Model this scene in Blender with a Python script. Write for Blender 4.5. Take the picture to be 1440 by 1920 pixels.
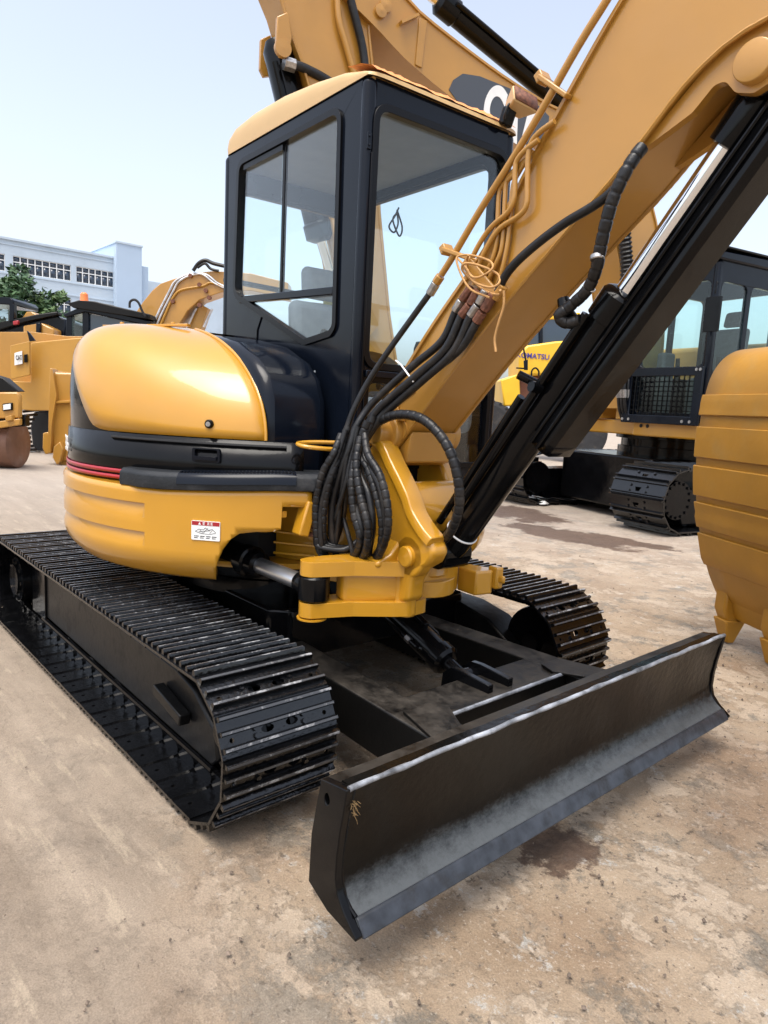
import bpy, bmesh, math, random
from mathutils import Vector, Matrix
from mathutils.geometry import tessellate_polygon

random.seed(7)
PI = math.pi
R = math.radians
scene = bpy.context.scene
col = scene.collection
for o in list(bpy.data.objects):
    bpy.data.objects.remove(o)

# ------------------------------------------------------------------ camera
cam_d = bpy.data.cameras.new('camera')
cam = bpy.data.objects.new('camera', cam_d)
col.objects.link(cam)
scene.camera = cam
CAM = Vector((3.2642, -2.2159, 1.5249))
yaw, pit, rol = 2.4145, -0.1487, 0.0518
fw = Vector((math.cos(yaw) * math.cos(pit), math.sin(yaw) * math.cos(pit), math.sin(pit)))
rt = fw.cross(Vector((0, 0, 1))).normalized()
up = rt.cross(fw)
rt2 = rt * math.cos(rol) + up * math.sin(rol)
up2 = -rt * math.sin(rol) + up * math.cos(rol)
m3 = Matrix((rt2, up2, -fw)).transposed()
cam.matrix_world = Matrix.Translation(CAM) @ m3.to_4x4()
cam_d.sensor_fit = 'VERTICAL'
cam_d.sensor_height = 24.0
cam_d.lens = 24.0 * 1300.13 / 1920.0
cam_d.clip_start = 0.05
cam_d.clip_end = 3000

# ------------------------------------------------------------------ sky, sun, exposure
SUN_EL, SUN_AZ = R(70), R(288)          # direction towards the sun, azimuth from +X counter-clockwise
world = bpy.data.worlds.new('World')
scene.world = world
world.use_nodes = True
wn = world.node_tree.nodes
wl = world.node_tree.links
bg = wn['Background']
sky = wn.new('ShaderNodeTexSky')
sky.sky_type = 'NISHITA'
sky.sun_disc = False
sky.sun_elevation = SUN_EL
sky.sun_rotation = PI / 2 - SUN_AZ
sky.altitude = 50
sky.air_density = 1.0
sky.dust_density = 4.0
sky.ozone_density = 1.6
hs = wn.new('ShaderNodeHueSaturation')
hs.inputs['Saturation'].default_value = 0.55
wl.new(sky.outputs['Color'], hs.inputs['Color'])
wl.new(hs.outputs['Color'], bg.inputs['Color'])
bg.inputs['Strength'].default_value = 0.15
sun_d = bpy.data.lights.new('sun', 'SUN')
sun_d.energy = 1.3
sun_d.angle = R(38)
sun_d.color = (1.0, 0.95, 0.86)
sun = bpy.data.objects.new('sun', sun_d)
col.objects.link(sun)
sdir = Vector((math.cos(SUN_EL) * math.cos(SUN_AZ), math.cos(SUN_EL) * math.sin(SUN_AZ), math.sin(SUN_EL)))
sun.rotation_euler = sdir.to_track_quat('Z', 'Y').to_euler()
sun.location = (0, 0, 20)
scene.view_settings.view_transform = 'Standard'
scene.view_settings.look = 'None'
scene.view_settings.gamma = 1
scene.view_settings.use_curve_mapping = False
scene.view_settings.exposure = 1.15
scene.render.engine = 'CYCLES'
scene.cycles.max_bounces = 8
scene.cycles.transparent_max_bounces = 16

# ------------------------------------------------------------------ materials
MATS = {}


def mat(name, color, rough=0.5, metal=0.0, coat=0.0, var=0.0, vscale=4.0, bump=0.0, bscale=60.0,
        dirt=None, dscale=3.0, damt=0.0, rvar=0.0, spec=0.5, coat_rough=0.08):
    m = bpy.data.materials.new(name)
    m.use_nodes = True
    nt = m.node_tree
    n, l = nt.nodes, nt.links
    b = n['Principled BSDF']
    b.inputs['Base Color'].default_value = (*color, 1)
    b.inputs['Roughness'].default_value = rough
    b.inputs['Metallic'].default_value = metal
    b.inputs['Coat Weight'].default_value = coat
    b.inputs['Coat Roughness'].default_value = coat_rough
    b.inputs['Specular IOR Level'].default_value = spec
    tc = n.new('ShaderNodeTexCoord')
    cur = None
    if var > 0:
        t = n.new('ShaderNodeTexNoise')
        t.inputs['Scale'].default_value = vscale
        t.inputs['Detail'].default_value = 6
        l.new(tc.outputs['Object'], t.inputs['Vector'])
        r = n.new('ShaderNodeValToRGB')
        r.color_ramp.elements[0].position = 0.3
        r.color_ramp.elements[1].position = 0.7
        r.color_ramp.elements[0].color = (*[c * (1 - var) for c in color], 1)
        r.color_ramp.elements[1].color = (*[min(1, c * (1 + var)) for c in color], 1)
        l.new(t.outputs['Fac'], r.inputs['Fac'])
        cur = r.outputs['Color']
    if dirt and damt > 0:
        t = n.new('ShaderNodeTexNoise')
        t.inputs['Scale'].default_value = dscale
        t.inputs['Detail'].default_value = 9
        t.inputs['Roughness'].default_value = 0.7
        l.new(tc.outputs['Object'], t.inputs['Vector'])
        r = n.new('ShaderNodeValToRGB')
        r.color_ramp.elements[0].position = 0.52
        r.color_ramp.elements[0].color = (0, 0, 0, 1)
        r.color_ramp.elements[1].position = 0.72
        r.color_ramp.elements[1].color = (damt, damt, damt, 1)
        l.new(t.outputs['Fac'], r.inputs['Fac'])
        mx = n.new('ShaderNodeMix')
        mx.data_type = 'RGBA'
        l.new(r.outputs['Color'], mx.inputs['Factor'])
        if cur:
            l.new(cur, mx.inputs['A'])
        else:
            mx.inputs['A'].default_value = (*color, 1)
        mx.inputs['B'].default_value = (*dirt, 1)
        cur = mx.outputs['Result']
        mr = n.new('ShaderNodeMath')
        mr.operation = 'MULTIPLY_ADD'
        l.new(r.outputs['Color'], mr.inputs[0])
        mr.inputs[1].default_value = 0.5
        mr.inputs[2].default_value = rough
        l.new(mr.outputs[0], b.inputs['Roughness'])
    elif rvar > 0:
        t = n.new('ShaderNodeTexNoise')
        t.inputs['Scale'].default_value = vscale * 2.3
        t.inputs['Detail'].default_value = 8
        l.new(tc.outputs['Object'], t.inputs['Vector'])
        mr = n.new('ShaderNodeMapRange')
        mr.inputs['From Min'].default_value = 0.3
        mr.inputs['From Max'].default_value = 0.7
        mr.inputs['To Min'].default_value = max(0.03, rough - rvar)
        mr.inputs['To Max'].default_value = rough + rvar
        l.new(t.outputs['Fac'], mr.inputs['Value'])
        l.new(mr.outputs['Result'], b.inputs['Roughness'])
    if cur:
        l.new(cur, b.inputs['Base Color'])
    if bump > 0:
        t = n.new('ShaderNodeTexNoise')
        t.inputs['Scale'].default_value = bscale
        t.inputs['Detail'].default_value = 6
        l.new(tc.outputs['Object'], t.inputs['Vector'])
        bp = n.new('ShaderNodeBump')
        bp.inputs['Strength'].default_value = 1.0
        bp.inputs['Distance'].default_value = bump
        l.new(t.outputs['Fac'], bp.inputs['Height'])
        l.new(bp.outputs['Normal'], b.inputs['Normal'])
        if coat > 0:
            l.new(bp.outputs['Normal'], b.inputs['Coat Normal'])
    MATS[name] = m
    return m


DUST = (0.30, 0.22, 0.14)
YEL = (0.51, 0.243, 0.012)
mat('yellow', YEL, 0.38, 0, 0.75, coat_rough=0.03, var=0.07, vscale=2.2, bump=0.0006, bscale=9, dirt=(0.42, 0.24, 0.06), dscale=2.6, damt=0.25)
mat('yellow_boom', (0.42, 0.207, 0.032), 0.36, 0, 0.45, var=0.09, vscale=2.0, bump=0.0008, bscale=14, dirt=(0.40, 0.21, 0.06), dscale=3.0, damt=0.4)
mat('yellow_far', (0.46, 0.235, 0.035), 0.42, 0, 0.2, var=0.12, vscale=1.2, dirt=(0.36, 0.22, 0.08), dscale=1.6, damt=0.5)
mat('yellow_bucket', (0.35, 0.165, 0.011), 0.5, 0, 0.0, var=0.12, vscale=3, bump=0.002, bscale=14, dirt=(0.32, 0.2, 0.06), dscale=4, damt=0.5)
mat('yellow_lemon', (0.75, 0.44, 0.02), 0.4, 0, 0.2, var=0.08, vscale=1.5)
mat('yellow_roof', (0.56, 0.37, 0.16), 0.45, 0, 0.15, var=0.06, vscale=3, dirt=(0.5, 0.36, 0.2), dscale=5, damt=0.4)
mat('black_gloss', (0.003, 0.0031, 0.0036), 0.15, 0, 0.0, spec=0.20, var=0.3, vscale=5, bump=0.0007, bscale=16, rvar=0.1)
mat('black_cab', (0.004, 0.006, 0.011), 0.14, 0, 0.0, spec=0.22, var=0.2, vscale=3, bump=0.0003, bscale=10, rvar=0.08)
mat('black_track', (0.003, 0.0031, 0.0036), 0.13, 0.0, 0.0, spec=0.60, var=0.4, vscale=9, bump=0.0022, bscale=55, rvar=0.12)
mat('black_satin', (0.006, 0.006, 0.0062), 0.34, 0, 0.0, spec=0.22, var=0.3, vscale=5, bump=0.0012, bscale=35, dirt=(0.03, 0.026, 0.022), dscale=6, damt=0.5)
mat('black_deep', (0.006, 0.006, 0.007), 0.6, 0, 0)
mat('rubber', (0.010, 0.010, 0.011), 0.38, 0, 0.0, spec=0.35, var=0.3, vscale=14, bump=0.0008, bscale=120, dirt=(0.10, 0.085, 0.07), dscale=9, damt=0.35)
mat('plastic_step', (0.014, 0.016, 0.019), 0.5, 0, 0.0, spec=0.3, var=0.3, vscale=8, bump=0.0018, bscale=90, dirt=(0.10, 0.10, 0.10), dscale=6, damt=0.5)
mat('seal', (0.003, 0.003, 0.004), 0.3, spec=0.2)
mat('ink_blue', (0.05, 0.04, 0.25), 0.5)
mat('chrome', (0.82, 0.83, 0.85), 0.09, 1.0, 0, bump=0.0002, bscale=30)
mat('steel_light', (0.55, 0.56, 0.58), 0.4, 0.6, 0, var=0.3, vscale=5)
mat('chrome_dull', (0.85, 0.86, 0.88), 0.34, 1.0, 0, bump=0.0003, bscale=30)
mat('steel', (0.42, 0.41, 0.40), 0.38, 1.0, 0, var=0.3, vscale=40)
mat('grouser_wear_glint', (0.055, 0.056, 0.060), 0.18, 0.0, 0, bump=0.0015, bscale=70, dirt=(0.55, 0.55, 0.56), dscale=13, damt=1.0)  # bar tips: worn paint plus bright highlights put into the colour as pale patches
mat('blade_edge', (0.030, 0.034, 0.042), 0.30, 0.0, 0, spec=0.3, var=0.4, vscale=20, bump=0.001, bscale=50, dirt=(0.012, 0.011, 0.01), dscale=9, damt=0.8)
mat('worn_edge', (0.24, 0.255, 0.28), 0.33, 0.1, 0, var=0.75, vscale=12, bump=0.001, bscale=60, dirt=(0.03, 0.029, 0.028), dscale=11, damt=1.0)
mat('rust', (0.16, 0.062, 0.035), 0.7, 0.1, 0, var=0.5, vscale=60, bump=0.001, bscale=90)
mat('red', (0.34, 0.010, 0.018), 0.35, 0, 0.3)
mat('white', (0.78, 0.78, 0.76), 0.5, var=0.05)
mat('ink', (0.02, 0.02, 0.025), 0.5)
mat('grey_liner', (0.20, 0.215, 0.225), 0.85, var=0.08, vscale=8)
mat('seat', (0.05, 0.055, 0.06), 0.85, var=0.2, vscale=20, bump=0.001, bscale=150)
mat('seat_grey', (0.24, 0.26, 0.28), 0.8, var=0.1, vscale=20)
mat('decal_dark', (0.055, 0.062, 0.075), 0.4, 0, 0.1)
mat('orange_peel', (0.70, 0.27, 0.07), 0.6, var=0.25, vscale=30, bump=0.004, bscale=60)
mat('beacon', (0.85, 0.20, 0.03), 0.25, 0, 0.5)
mat('lamp_lens', (0.75, 0.76, 0.74), 0.15, 0, 0.5)
mat('rusty_drum', (0.19, 0.095, 0.06), 0.5, 0.2, 0, var=0.25, vscale=3, dirt=(0.4, 0.33, 0.27), dscale=4, damt=0.4)
mat('zip_tie', (0.8, 0.8, 0.8), 0.5)
mat('cord', (0.45, 0.24, 0.08), 0.7, var=0.2, vscale=30)
mat('wall_white', (0.50, 0.58, 0.655), 0.85, var=0.06, vscale=0.25, dirt=(0.38, 0.45, 0.50), dscale=0.35, damt=0.5)
mat('wall_tower', (0.43, 0.53, 0.65), 0.85, var=0.04, vscale=0.2)
mat('pane', (0.012, 0.03, 0.06), 0.12, 0, 0.3, spec=0.8)
mat('sign_olive', (0.30, 0.28, 0.03), 0.6)
mat('paper', (0.8, 0.8, 0.78), 0.7)
mat('tyre', (0.02, 0.02, 0.022), 0.8, var=0.3, vscale=5, dirt=(0.15, 0.12, 0.09), dscale=3, damt=0.5)
mat('bark', (0.07, 0.05, 0.035), 0.9, var=0.3, vscale=6)
mat('pebble', (0.17, 0.13, 0.10), 0.9, var=0.5, vscale=11)
mat('straw', (0.22, 0.14, 0.06), 0.9)


def blade_material():
    m = mat('black_blade', (0.003, 0.0029, 0.0028), 0.18, 0, 0.0, bump=0.0018, bscale=30, spec=0.16)
    n, l = m.node_tree.nodes, m.node_tree.links
    b = n['Principled BSDF']
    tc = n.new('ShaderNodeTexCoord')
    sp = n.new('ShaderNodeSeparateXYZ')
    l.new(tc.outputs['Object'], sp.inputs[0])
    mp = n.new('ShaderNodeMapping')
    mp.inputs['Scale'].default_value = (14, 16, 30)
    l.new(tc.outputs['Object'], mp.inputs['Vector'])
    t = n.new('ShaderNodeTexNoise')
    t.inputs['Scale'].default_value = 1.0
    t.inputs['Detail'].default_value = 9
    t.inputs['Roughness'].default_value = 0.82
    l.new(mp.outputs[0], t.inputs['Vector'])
    # glossy sheen along the foot of the mouldboard, painted into the colour as grey
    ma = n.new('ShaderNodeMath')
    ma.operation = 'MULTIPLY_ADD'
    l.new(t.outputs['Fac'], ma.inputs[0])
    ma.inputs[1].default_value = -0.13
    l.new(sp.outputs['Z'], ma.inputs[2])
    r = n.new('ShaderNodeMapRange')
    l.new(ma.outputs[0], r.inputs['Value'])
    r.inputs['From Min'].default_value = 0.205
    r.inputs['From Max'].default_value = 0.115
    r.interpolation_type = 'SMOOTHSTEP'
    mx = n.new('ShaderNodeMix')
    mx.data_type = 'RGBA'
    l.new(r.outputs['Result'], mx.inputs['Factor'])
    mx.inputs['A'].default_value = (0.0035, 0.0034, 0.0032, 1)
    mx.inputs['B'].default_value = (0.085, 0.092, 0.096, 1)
    t2 = n.new('ShaderNodeTexNoise')
    t2.inputs['Scale'].default_value = 5
    t2.inputs['Detail'].default_value = 9
    t2.inputs['Roughness'].default_value = 0.75
    l.new(tc.outputs['Object'], t2.inputs['Vector'])
    r2 = n.new('ShaderNodeMapRange')
    l.new(t2.outputs['Fac'], r2.inputs['Value'])
    r2.inputs['From Min'].default_value = 0.52
    r2.inputs['From Max'].default_value = 0.74
    r2.inputs['To Max'].default_value = 0.45
    mx2 = n.new('ShaderNodeMix')
    mx2.data_type = 'RGBA'
    l.new(r2.outputs['Result'], mx2.inputs['Factor'])
    l.new(mx.outputs['Result'], mx2.inputs['A'])
    mx2.inputs['B'].default_value = (0.014, 0.012, 0.010, 1)
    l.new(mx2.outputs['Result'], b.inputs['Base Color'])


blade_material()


def dusty_material():
    m = mat('black_dusty', (0.008, 0.0078, 0.0075), 0.4, 0, 0.0, bump=0.001, bscale=40, spec=0.25)
    n, l = m.node_tree.nodes, m.node_tree.links
    b = n['Principled BSDF']
    tc = n.new('ShaderNodeTexCoord')
    ge = n.new('ShaderNodeNewGeometry')
    sp = n.new('ShaderNodeSeparateXYZ')
    l.new(ge.outputs['True Normal'], sp.inputs[0])
    t = n.new('ShaderNodeTexNoise')
    t.inputs['Scale'].default_value = 9
    t.inputs['Detail'].default_value = 12
    t.inputs['Roughness'].default_value = 0.75
    l.new(tc.outputs['Object'], t.inputs['Vector'])
    r = n.new('ShaderNodeMapRange')
    l.new(t.outputs['Fac'], r.inputs['Value'])
    r.inputs['From Min'].default_value = 0.38
    r.inputs['From Max'].default_value = 0.66
    z = n.new('ShaderNodeMapRange')
    l.new(sp.outputs['Z'], z.inputs['Value'])
    z.inputs['From Min'].default_value = 0.5
    z.inputs['From Max'].default_value = 0.95
    z.inputs['To Min'].default_value = 0.02
    z.inputs['To Max'].default_value = 0.6
    mu = n.new('ShaderNodeMath')
    mu.operation = 'MULTIPLY'
    l.new(r.outputs['Result'], mu.inputs[0])
    l.new(z.outputs['Result'], mu.inputs[1])
    mx = n.new('ShaderNodeMix')
    mx.data_type = 'RGBA'
    l.new(mu.outputs[0], mx.inputs['Factor'])
    mx.inputs['A'].default_value = (0.004, 0.0039, 0.0038, 1)
    mx.inputs['B'].default_value = (0.075, 0.064, 0.052, 1)
    l.new(mx.outputs['Result'], b.inputs['Base Color'])
    ro = n.new('ShaderNodeMath')
    ro.operation = 'MULTIPLY_ADD'
    l.new(mu.outputs[0], ro.inputs[0])
    ro.inputs[1].default_value = 0.5
    ro.inputs[2].default_value = 0.38
    l.new(ro.outputs[0], b.inputs['Roughness'])


dusty_material()


def glass_mat(name, tint, rough=0.0, refl=1.0):
    m = bpy.data.materials.new(name)
    m.use_nodes = True
    n, l = m.node_tree.nodes, m.node_tree.links
    n.remove(n['Principled BSDF'])
    out = n['Material Output']
    tr = n.new('ShaderNodeBsdfTransparent')
    tr.inputs['Color'].default_value = (*tint, 1)
    gl = n.new('ShaderNodeBsdfGlossy')
    gl.inputs['Roughness'].default_value = rough
    gl.inputs['Color'].default_value = (refl, refl, refl, 1)
    lw = n.new('ShaderNodeLayerWeight')
    lw.inputs['Blend'].default_value = 0.5
    pw_ = n.new('ShaderNodeMath')
    pw_.operation = 'POWER'
    l.new(lw.outputs['Facing'], pw_.inputs[0])
    pw_.inputs[1].default_value = 4.0
    fr = n.new('ShaderNodeMath')
    fr.operation = 'MULTIPLY_ADD'
    l.new(pw_.outputs[0], fr.inputs[0])
    fr.inputs[1].default_value = 0.85
    fr.inputs[2].default_value = 0.03
    mx = n.new('ShaderNodeMixShader')
    l.new(fr.outputs[0], mx.inputs[0])
    l.new(tr.outputs[0], mx.inputs[1])
    l.new(gl.outputs[0], mx.inputs[2])
    l.new(mx.outputs[0], out.inputs['Surface'])
    MATS[name] = m


glass_mat('glass', (0.945, 0.985, 0.995), 0.005)
glass_mat('glass_green', (0.88, 0.96, 0.95), 0.02)


def leaf_mat(name, c0, c1):
    m = mat(name, c0, 0.6)
    n, l = m.node_tree.nodes, m.node_tree.links
    b = n['Principled BSDF']
    g = n.new('ShaderNodeTexNoise')
    g.inputs['Scale'].default_value = 1.3
    g.inputs['Detail'].default_value = 3
    tc = n.new('ShaderNodeTexCoord')
    l.new(tc.outputs['Object'], g.inputs['Vector'])
    r = n.new('ShaderNodeValToRGB')
    r.color_ramp.elements[0].position = 0.35
    r.color_ramp.elements[1].position = 0.65
    r.color_ramp.elements[0].color = (*c0, 1)
    r.color_ramp.elements[1].color = (*c1, 1)
    l.new(g.outputs['Fac'], r.inputs['Fac'])
    l.new(r.outputs['Color'], b.inputs['Base Color'])


leaf_mat('leaf', (0.022, 0.06, 0.028), (0.05, 0.11, 0.035))
leaf_mat('leaf_light', (0.05, 0.10, 0.03), (0.09, 0.15, 0.045))


# ------------------------------------------------------------------ mesh helpers
def V(p):
    return Vector(p)


def spline(pts, n=8):
    P = [V(p) for p in pts]
    P = [P[0] * 2 - P[1]] + P + [P[-1] * 2 - P[-2]]
    out = []
    for i in range(1, len(P) - 2):
        for k in range(n):
            t = k / n
            a, b, c, d = P[i - 1], P[i], P[i + 1], P[i + 2]
            out.append(0.5 * ((2 * b) + (c - a) * t + (2 * a - 5 * b + 4 * c - d) * t * t + (3 * b - a - 3 * c + d) * t ** 3))
    out.append(P[-2])
    return out


def rounded(poly, r, n=5):
    out = []
    N = len(poly)
    rr = r if isinstance(r, (list, tuple)) else [r] * N
    for i in range(N):
        p, a, b = Vector(poly[i]), Vector(poly[i - 1]), Vector(poly[(i + 1) % N])
        da, db = (a - p), (b - p)
        la, lb = da.length, db.length
        da.normalize(); db.normalize()
        ang = da.angle(db)
        t = min(rr[i] / max(1e-4, math.tan(ang / 2)), la * 0.48, lb * 0.48)
        if t < 1e-4 or abs(ang - PI) < 0.03:
            out.append(tuple(p)); continue
        s, e = p + da * t, p + db * t
        for k in range(n + 1):
            u = k / n
            q = s * (1 - u) ** 2 + p * 2 * u * (1 - u) + e * u * u
            out.append(tuple(q))
    return out


def offset_poly(poly, d):
    """grow (d > 0) or shrink a convex-ish polygon about its edges"""
    N = len(poly)
    A = sum(poly[i][0] * poly[(i + 1) % N][1] - poly[(i + 1) % N][0] * poly[i][1] for i in range(N))
    s = 1 if A > 0 else -1
    out = []
    for i in range(N):
        p, a, b = Vector(poly[i]), Vector(poly[i - 1]), Vector(poly[(i + 1) % N])
        e1, e2 = (p - a), (b - p)
        n1 = Vector((e1.y, -e1.x)) * s
        n2 = Vector((e2.y, -e2.x)) * s
        if n1.length < 1e-9 or n2.length < 1e-9:
            out.append(tuple(p)); continue
        n1.normalize(); n2.normalize()
        m = n1 + n2
        m = m / max(0.3, m.dot(n1)) if m.length > 1e-6 else n1
        out.append(tuple(p + m * d))
    return out


def lift(p, axis, h):
    if axis == 'x':
        return (h, p[0], p[1])
    if axis == 'y':
        return (p[0], h, p[1])
    return (p[0], p[1], h)


class MB:
    def __init__(s):
        s.v, s.f, s.mi = [], [], []

    def add(s, vs, fs, mi=0):
        k = len(s.v)
        s.v += [tuple(p) for p in vs]
        s.f += [tuple(i + k for i in f) for f in fs]
        s.mi += [mi] * len(fs)
        return s

    def box(s, x0, x1, y0, y1, z0, z1, mi=0):
        vs = [(x, y, z) for x in (x0, x1) for y in (y0, y1) for z in (z0, z1)]
        return s.add(vs, [(0, 1, 3, 2), (4, 6, 7, 5), (0, 4, 5, 1), (2, 3, 7, 6), (0, 2, 6, 4), (1, 5, 7, 3)], mi)

    def beam(s, p0, p1, w, h, upv=(0, 0, 1), mi=0):
        p0, p1 = V(p0), V(p1)
        d = (p1 - p0).normalized()
        a = d.cross(V(upv)).normalized() * w / 2
        b = a.normalized().cross(d) * h / 2
        vs = [p + i * a + j * b for p in (p0, p1) for i, j in ((-1, -1), (1, -1), (1, 1), (-1, 1))]
        return s.add(vs, [(0, 1, 2, 3), (7, 6, 5, 4), (0, 4, 5, 1), (1, 5, 6, 2), (2, 6, 7, 3), (3, 7, 4, 0)], mi)

    def prism(s, poly, axis, a, b, mi=0):
        n = len(poly)
        vs = [lift(p, axis, a) for p in poly] + [lift(p, axis, b) for p in poly]
        fs = [(i, (i + 1) % n, n + (i + 1) % n, n + i) for i in range(n)]
        tri = tessellate_polygon([[Vector((p[0], p[1], 0)) for p in poly]]) if n > 4 else [tuple(range(n))]
        fs += [tuple(t) for t in tri] + [tuple(i + n for i in reversed(t)) for t in tri]
        return s.add(vs, fs, mi)

    def plate(s, outer, holes, axis, a, b, mi=0):
        loops = [outer] + list(holes)
        flat = [p for L in loops for p in L]
        N = len(flat)
        tri = tessellate_polygon([[Vector((p[0], p[1], 0)) for p in L] for L in loops])
        vs = [lift(p, axis, a) for p in flat] + [lift(p, axis, b) for p in flat]
        fs = [tuple(t) for t in tri] + [tuple(i + N for i in reversed(t)) for t in tri]
        k = 0
        for L in loops:
            n = len(L)
            fs += [(k + i, k + (i + 1) % n, N + k + (i + 1) % n, N + k + i) for i in range(n)]
            k += n
        return s.add(vs, fs, mi)

    def tube(s, path, r, n=10, cap=True, mi=0):
        P = [V(p) for p in path]
        m = len(P)
        rr = r if isinstance(r, (list, tuple)) else [r] * m
        t0 = (P[1] - P[0]).normalized()
        nrm = t0.orthogonal().normalized()
        vs, fs = [], []
        for i in range(m):
            t = (P[min(i + 1, m - 1)] - P[max(i - 1, 0)]).normalized()
            nrm = (nrm - t * nrm.dot(t)).normalized()
            bn = t.cross(nrm)
            for k in range(n):
                a = 2 * PI * k / n
                vs.append(P[i] + (nrm * math.cos(a) + bn * math.sin(a)) * rr[i])
        for i in range(m - 1):
            for k in range(n):
                fs.append((i * n + k, i * n + (k + 1) % n, (i + 1) * n + (k + 1) % n, (i + 1) * n + k))
        if cap:
            fs.append(tuple(range(n)))
            fs.append(tuple((m - 1) * n + k for k in reversed(range(n))))
        return s.add(vs, fs, mi)

    def cyl(s, p0, p1, r, n=20, mi=0, r2=None):
        return s.tube([p0, p1], [r, r if r2 is None else r2], n, True, mi)

    def lathe(s, prof, o, axis, n=28, mi=0):
        ax = V(axis).normalized()
        u = ax.orthogonal().normalized()
        w = ax.cross(u)
        o = V(o)
        vs, fs = [], []
        m = len(prof)
        for r, h in prof:
            for k in range(n):
                a = 2 * PI * k / n
                vs.append(o + ax * h + (u * math.cos(a) + w * math.sin(a)) * max(r, 1e-4))
        for i in range(m - 1):
            for k in range(n):
                fs.append((i * n + k, i * n + (k + 1) % n, (i + 1) * n + (k + 1) % n, (i + 1) * n + k))
        if prof[0][0] > 1e-3:
            fs.append(tuple(range(n)))
        if prof[-1][0] > 1e-3:
            fs.append(tuple((m - 1) * n + k for k in reversed(range(n))))
        return s.add(vs, fs, mi)

    def grid(s, rows, mi=0, close=False):
        m, n = len(rows), len(rows[0])
        vs = [p for r in rows for p in r]
        fs = []
        for i in range(m - 1):
            for j in range(n - 1 if not close else n):
                fs.append((i * n + j, i * n + (j + 1) % n, (i + 1) * n + (j + 1) % n, (i + 1) * n + j))
        return s.add(vs, fs, mi)

    def hexbolt(s, c, ax, r, h):
        return s.cyl(V(c), V(c) + V(ax).normalized() * h, r, 6)

    def build(s, name, mt, parent=None, rz=0.0, bevel=0.0, seg=2, angle=35, solid=0.0, sub=0, recalc=True, loc=None):
        me = bpy.data.meshes.new(name)
        me.from_pydata(s.v, [], s.f)
        if any(s.mi):
            for p, i in zip(me.polygons, s.mi):
                p.material_index = i
        bm = bmesh.new()
        bm.from_mesh(me)
        bmesh.ops.remove_doubles(bm, verts=bm.verts, dist=1e-5)
        if recalc:
            bmesh.ops.recalc_face_normals(bm, faces=bm.faces)
        for f in bm.faces:
            f.smooth = True
        bm.to_mesh(me)
        bm.free()
        mts = mt if isinstance(mt, (list, tuple)) else [mt]
        for q in mts:
            me.materials.append(MATS[q])
        me.set_sharp_from_angle(angle=R(angle))
        o = bpy.data.objects.new(name, me)
        col.objects.link(o)
        if parent:
            o.parent = parent
        o.rotation_euler.z = rz
        if loc:
            o.location = loc
        if solid:
            md = o.modifiers.new('solid', 'SOLIDIFY')
            md.thickness = solid
            md.offset = -1
        if bevel:
            md = o.modifiers.new('bevel', 'BEVEL')
            md.width = bevel
            md.segments = seg
            md.limit_method = 'ANGLE'
            md.angle_limit = R(32)
            md.harden_normals = False
        return o


def empty(name, loc=(0, 0, 0), rz=0.0, label=None, cat=None, group=None):
    o = bpy.data.objects.new(name, None)
    col.objects.link(o)
    o.location = loc
    o.rotation_euler.z = rz
    o.empty_display_size = 0.2
    if label:
        tag(o, label, cat, group)
    return o


def tag(o, label=None, cat=None, group=None, kind=None):
    if label:
        o['label'] = label
    if cat:
        o['category'] = cat
    if group:
        o['group'] = group
    if kind:
        o['kind'] = kind
    return o


def copy_to(o, name, parent, mw):
    c = o.copy()
    c.name = name
    col.objects.link(c)
    c.parent = parent
    c.matrix_local = mw
    return c


def text_mesh(name, body, size, mt, parent, mw, extrude=0.001, shear=0.0, bold=0.0, rz=0.0):
    cu = bpy.data.curves.new(name, 'FONT')
    cu.body = body
    cu.size = size
    cu.extrude = extrude
    cu.align_x = 'CENTER'
    cu.align_y = 'CENTER'
    cu.shear = shear
    cu.offset = bold
    to = bpy.data.objects.new(name + '_tmp', cu)
    col.objects.link(to)
    dg = bpy.context.evaluated_depsgraph_get()
    me = bpy.data.meshes.new_from_object(to.evaluated_get(dg))
    bpy.data.objects.remove(to)
    me.materials.clear()
    me.materials.append(MATS[mt])
    o = bpy.data.objects.new(name, me)
    col.objects.link(o)
    o.parent = parent
    o.matrix_local = Matrix.Rotation(rz, 4, 'Z') @ mw
    return o


def frame(o, xa, ya):
    """matrix with origin o, local x along xa, local y along ya"""
    x = V(xa).normalized()
    z = x.cross(V(ya)).normalized()
    y = z.cross(x)
    return Matrix.Translation(V(o)) @ Matrix((x, y, z)).transposed().to_4x4()


def wrap_radii(path, r, pitch=0.03, amp=0.0022):
    """radius list of a hose in spiral guard wrap"""
    out, s = [], 0.0
    for i, p in enumerate(path):
        if i:
            s += (V(p) - V(path[i - 1])).length
        out.append(r + amp * (1 if (s / pitch) % 1 < 0.84 else -1.0))
    return out


def resample(path, step):
    P = [V(p) for p in path]
    out = [P[0]]
    acc = 0.0
    for i in range(1, len(P)):
        a, b = P[i - 1], P[i]
        L = (b - a).length
        while acc + L >= step:
            t = (step - acc) / L
            a = a + (b - a) * t
            out.append(a)
            L = (b - a).length
            acc = 0.0
        acc += L
    out.append(P[-1])
    return out


def hose(name, pts, r, parent, mt='rubber', rz=0.0, wrap=False, n=10, dens=8):
    p = spline(pts, dens)
    b = MB()
    if wrap:
        p = resample(p, 0.0042)
        b.tube(p, wrap_radii(p, r, 0.036, 0.0011), n)
    else:
        b.tube(p, r, n)
    return b.build(name, mt, parent, rz=rz, angle=50)

# ------------------------------------------------------------------ ground
from mathutils import noise as mnoise


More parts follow.
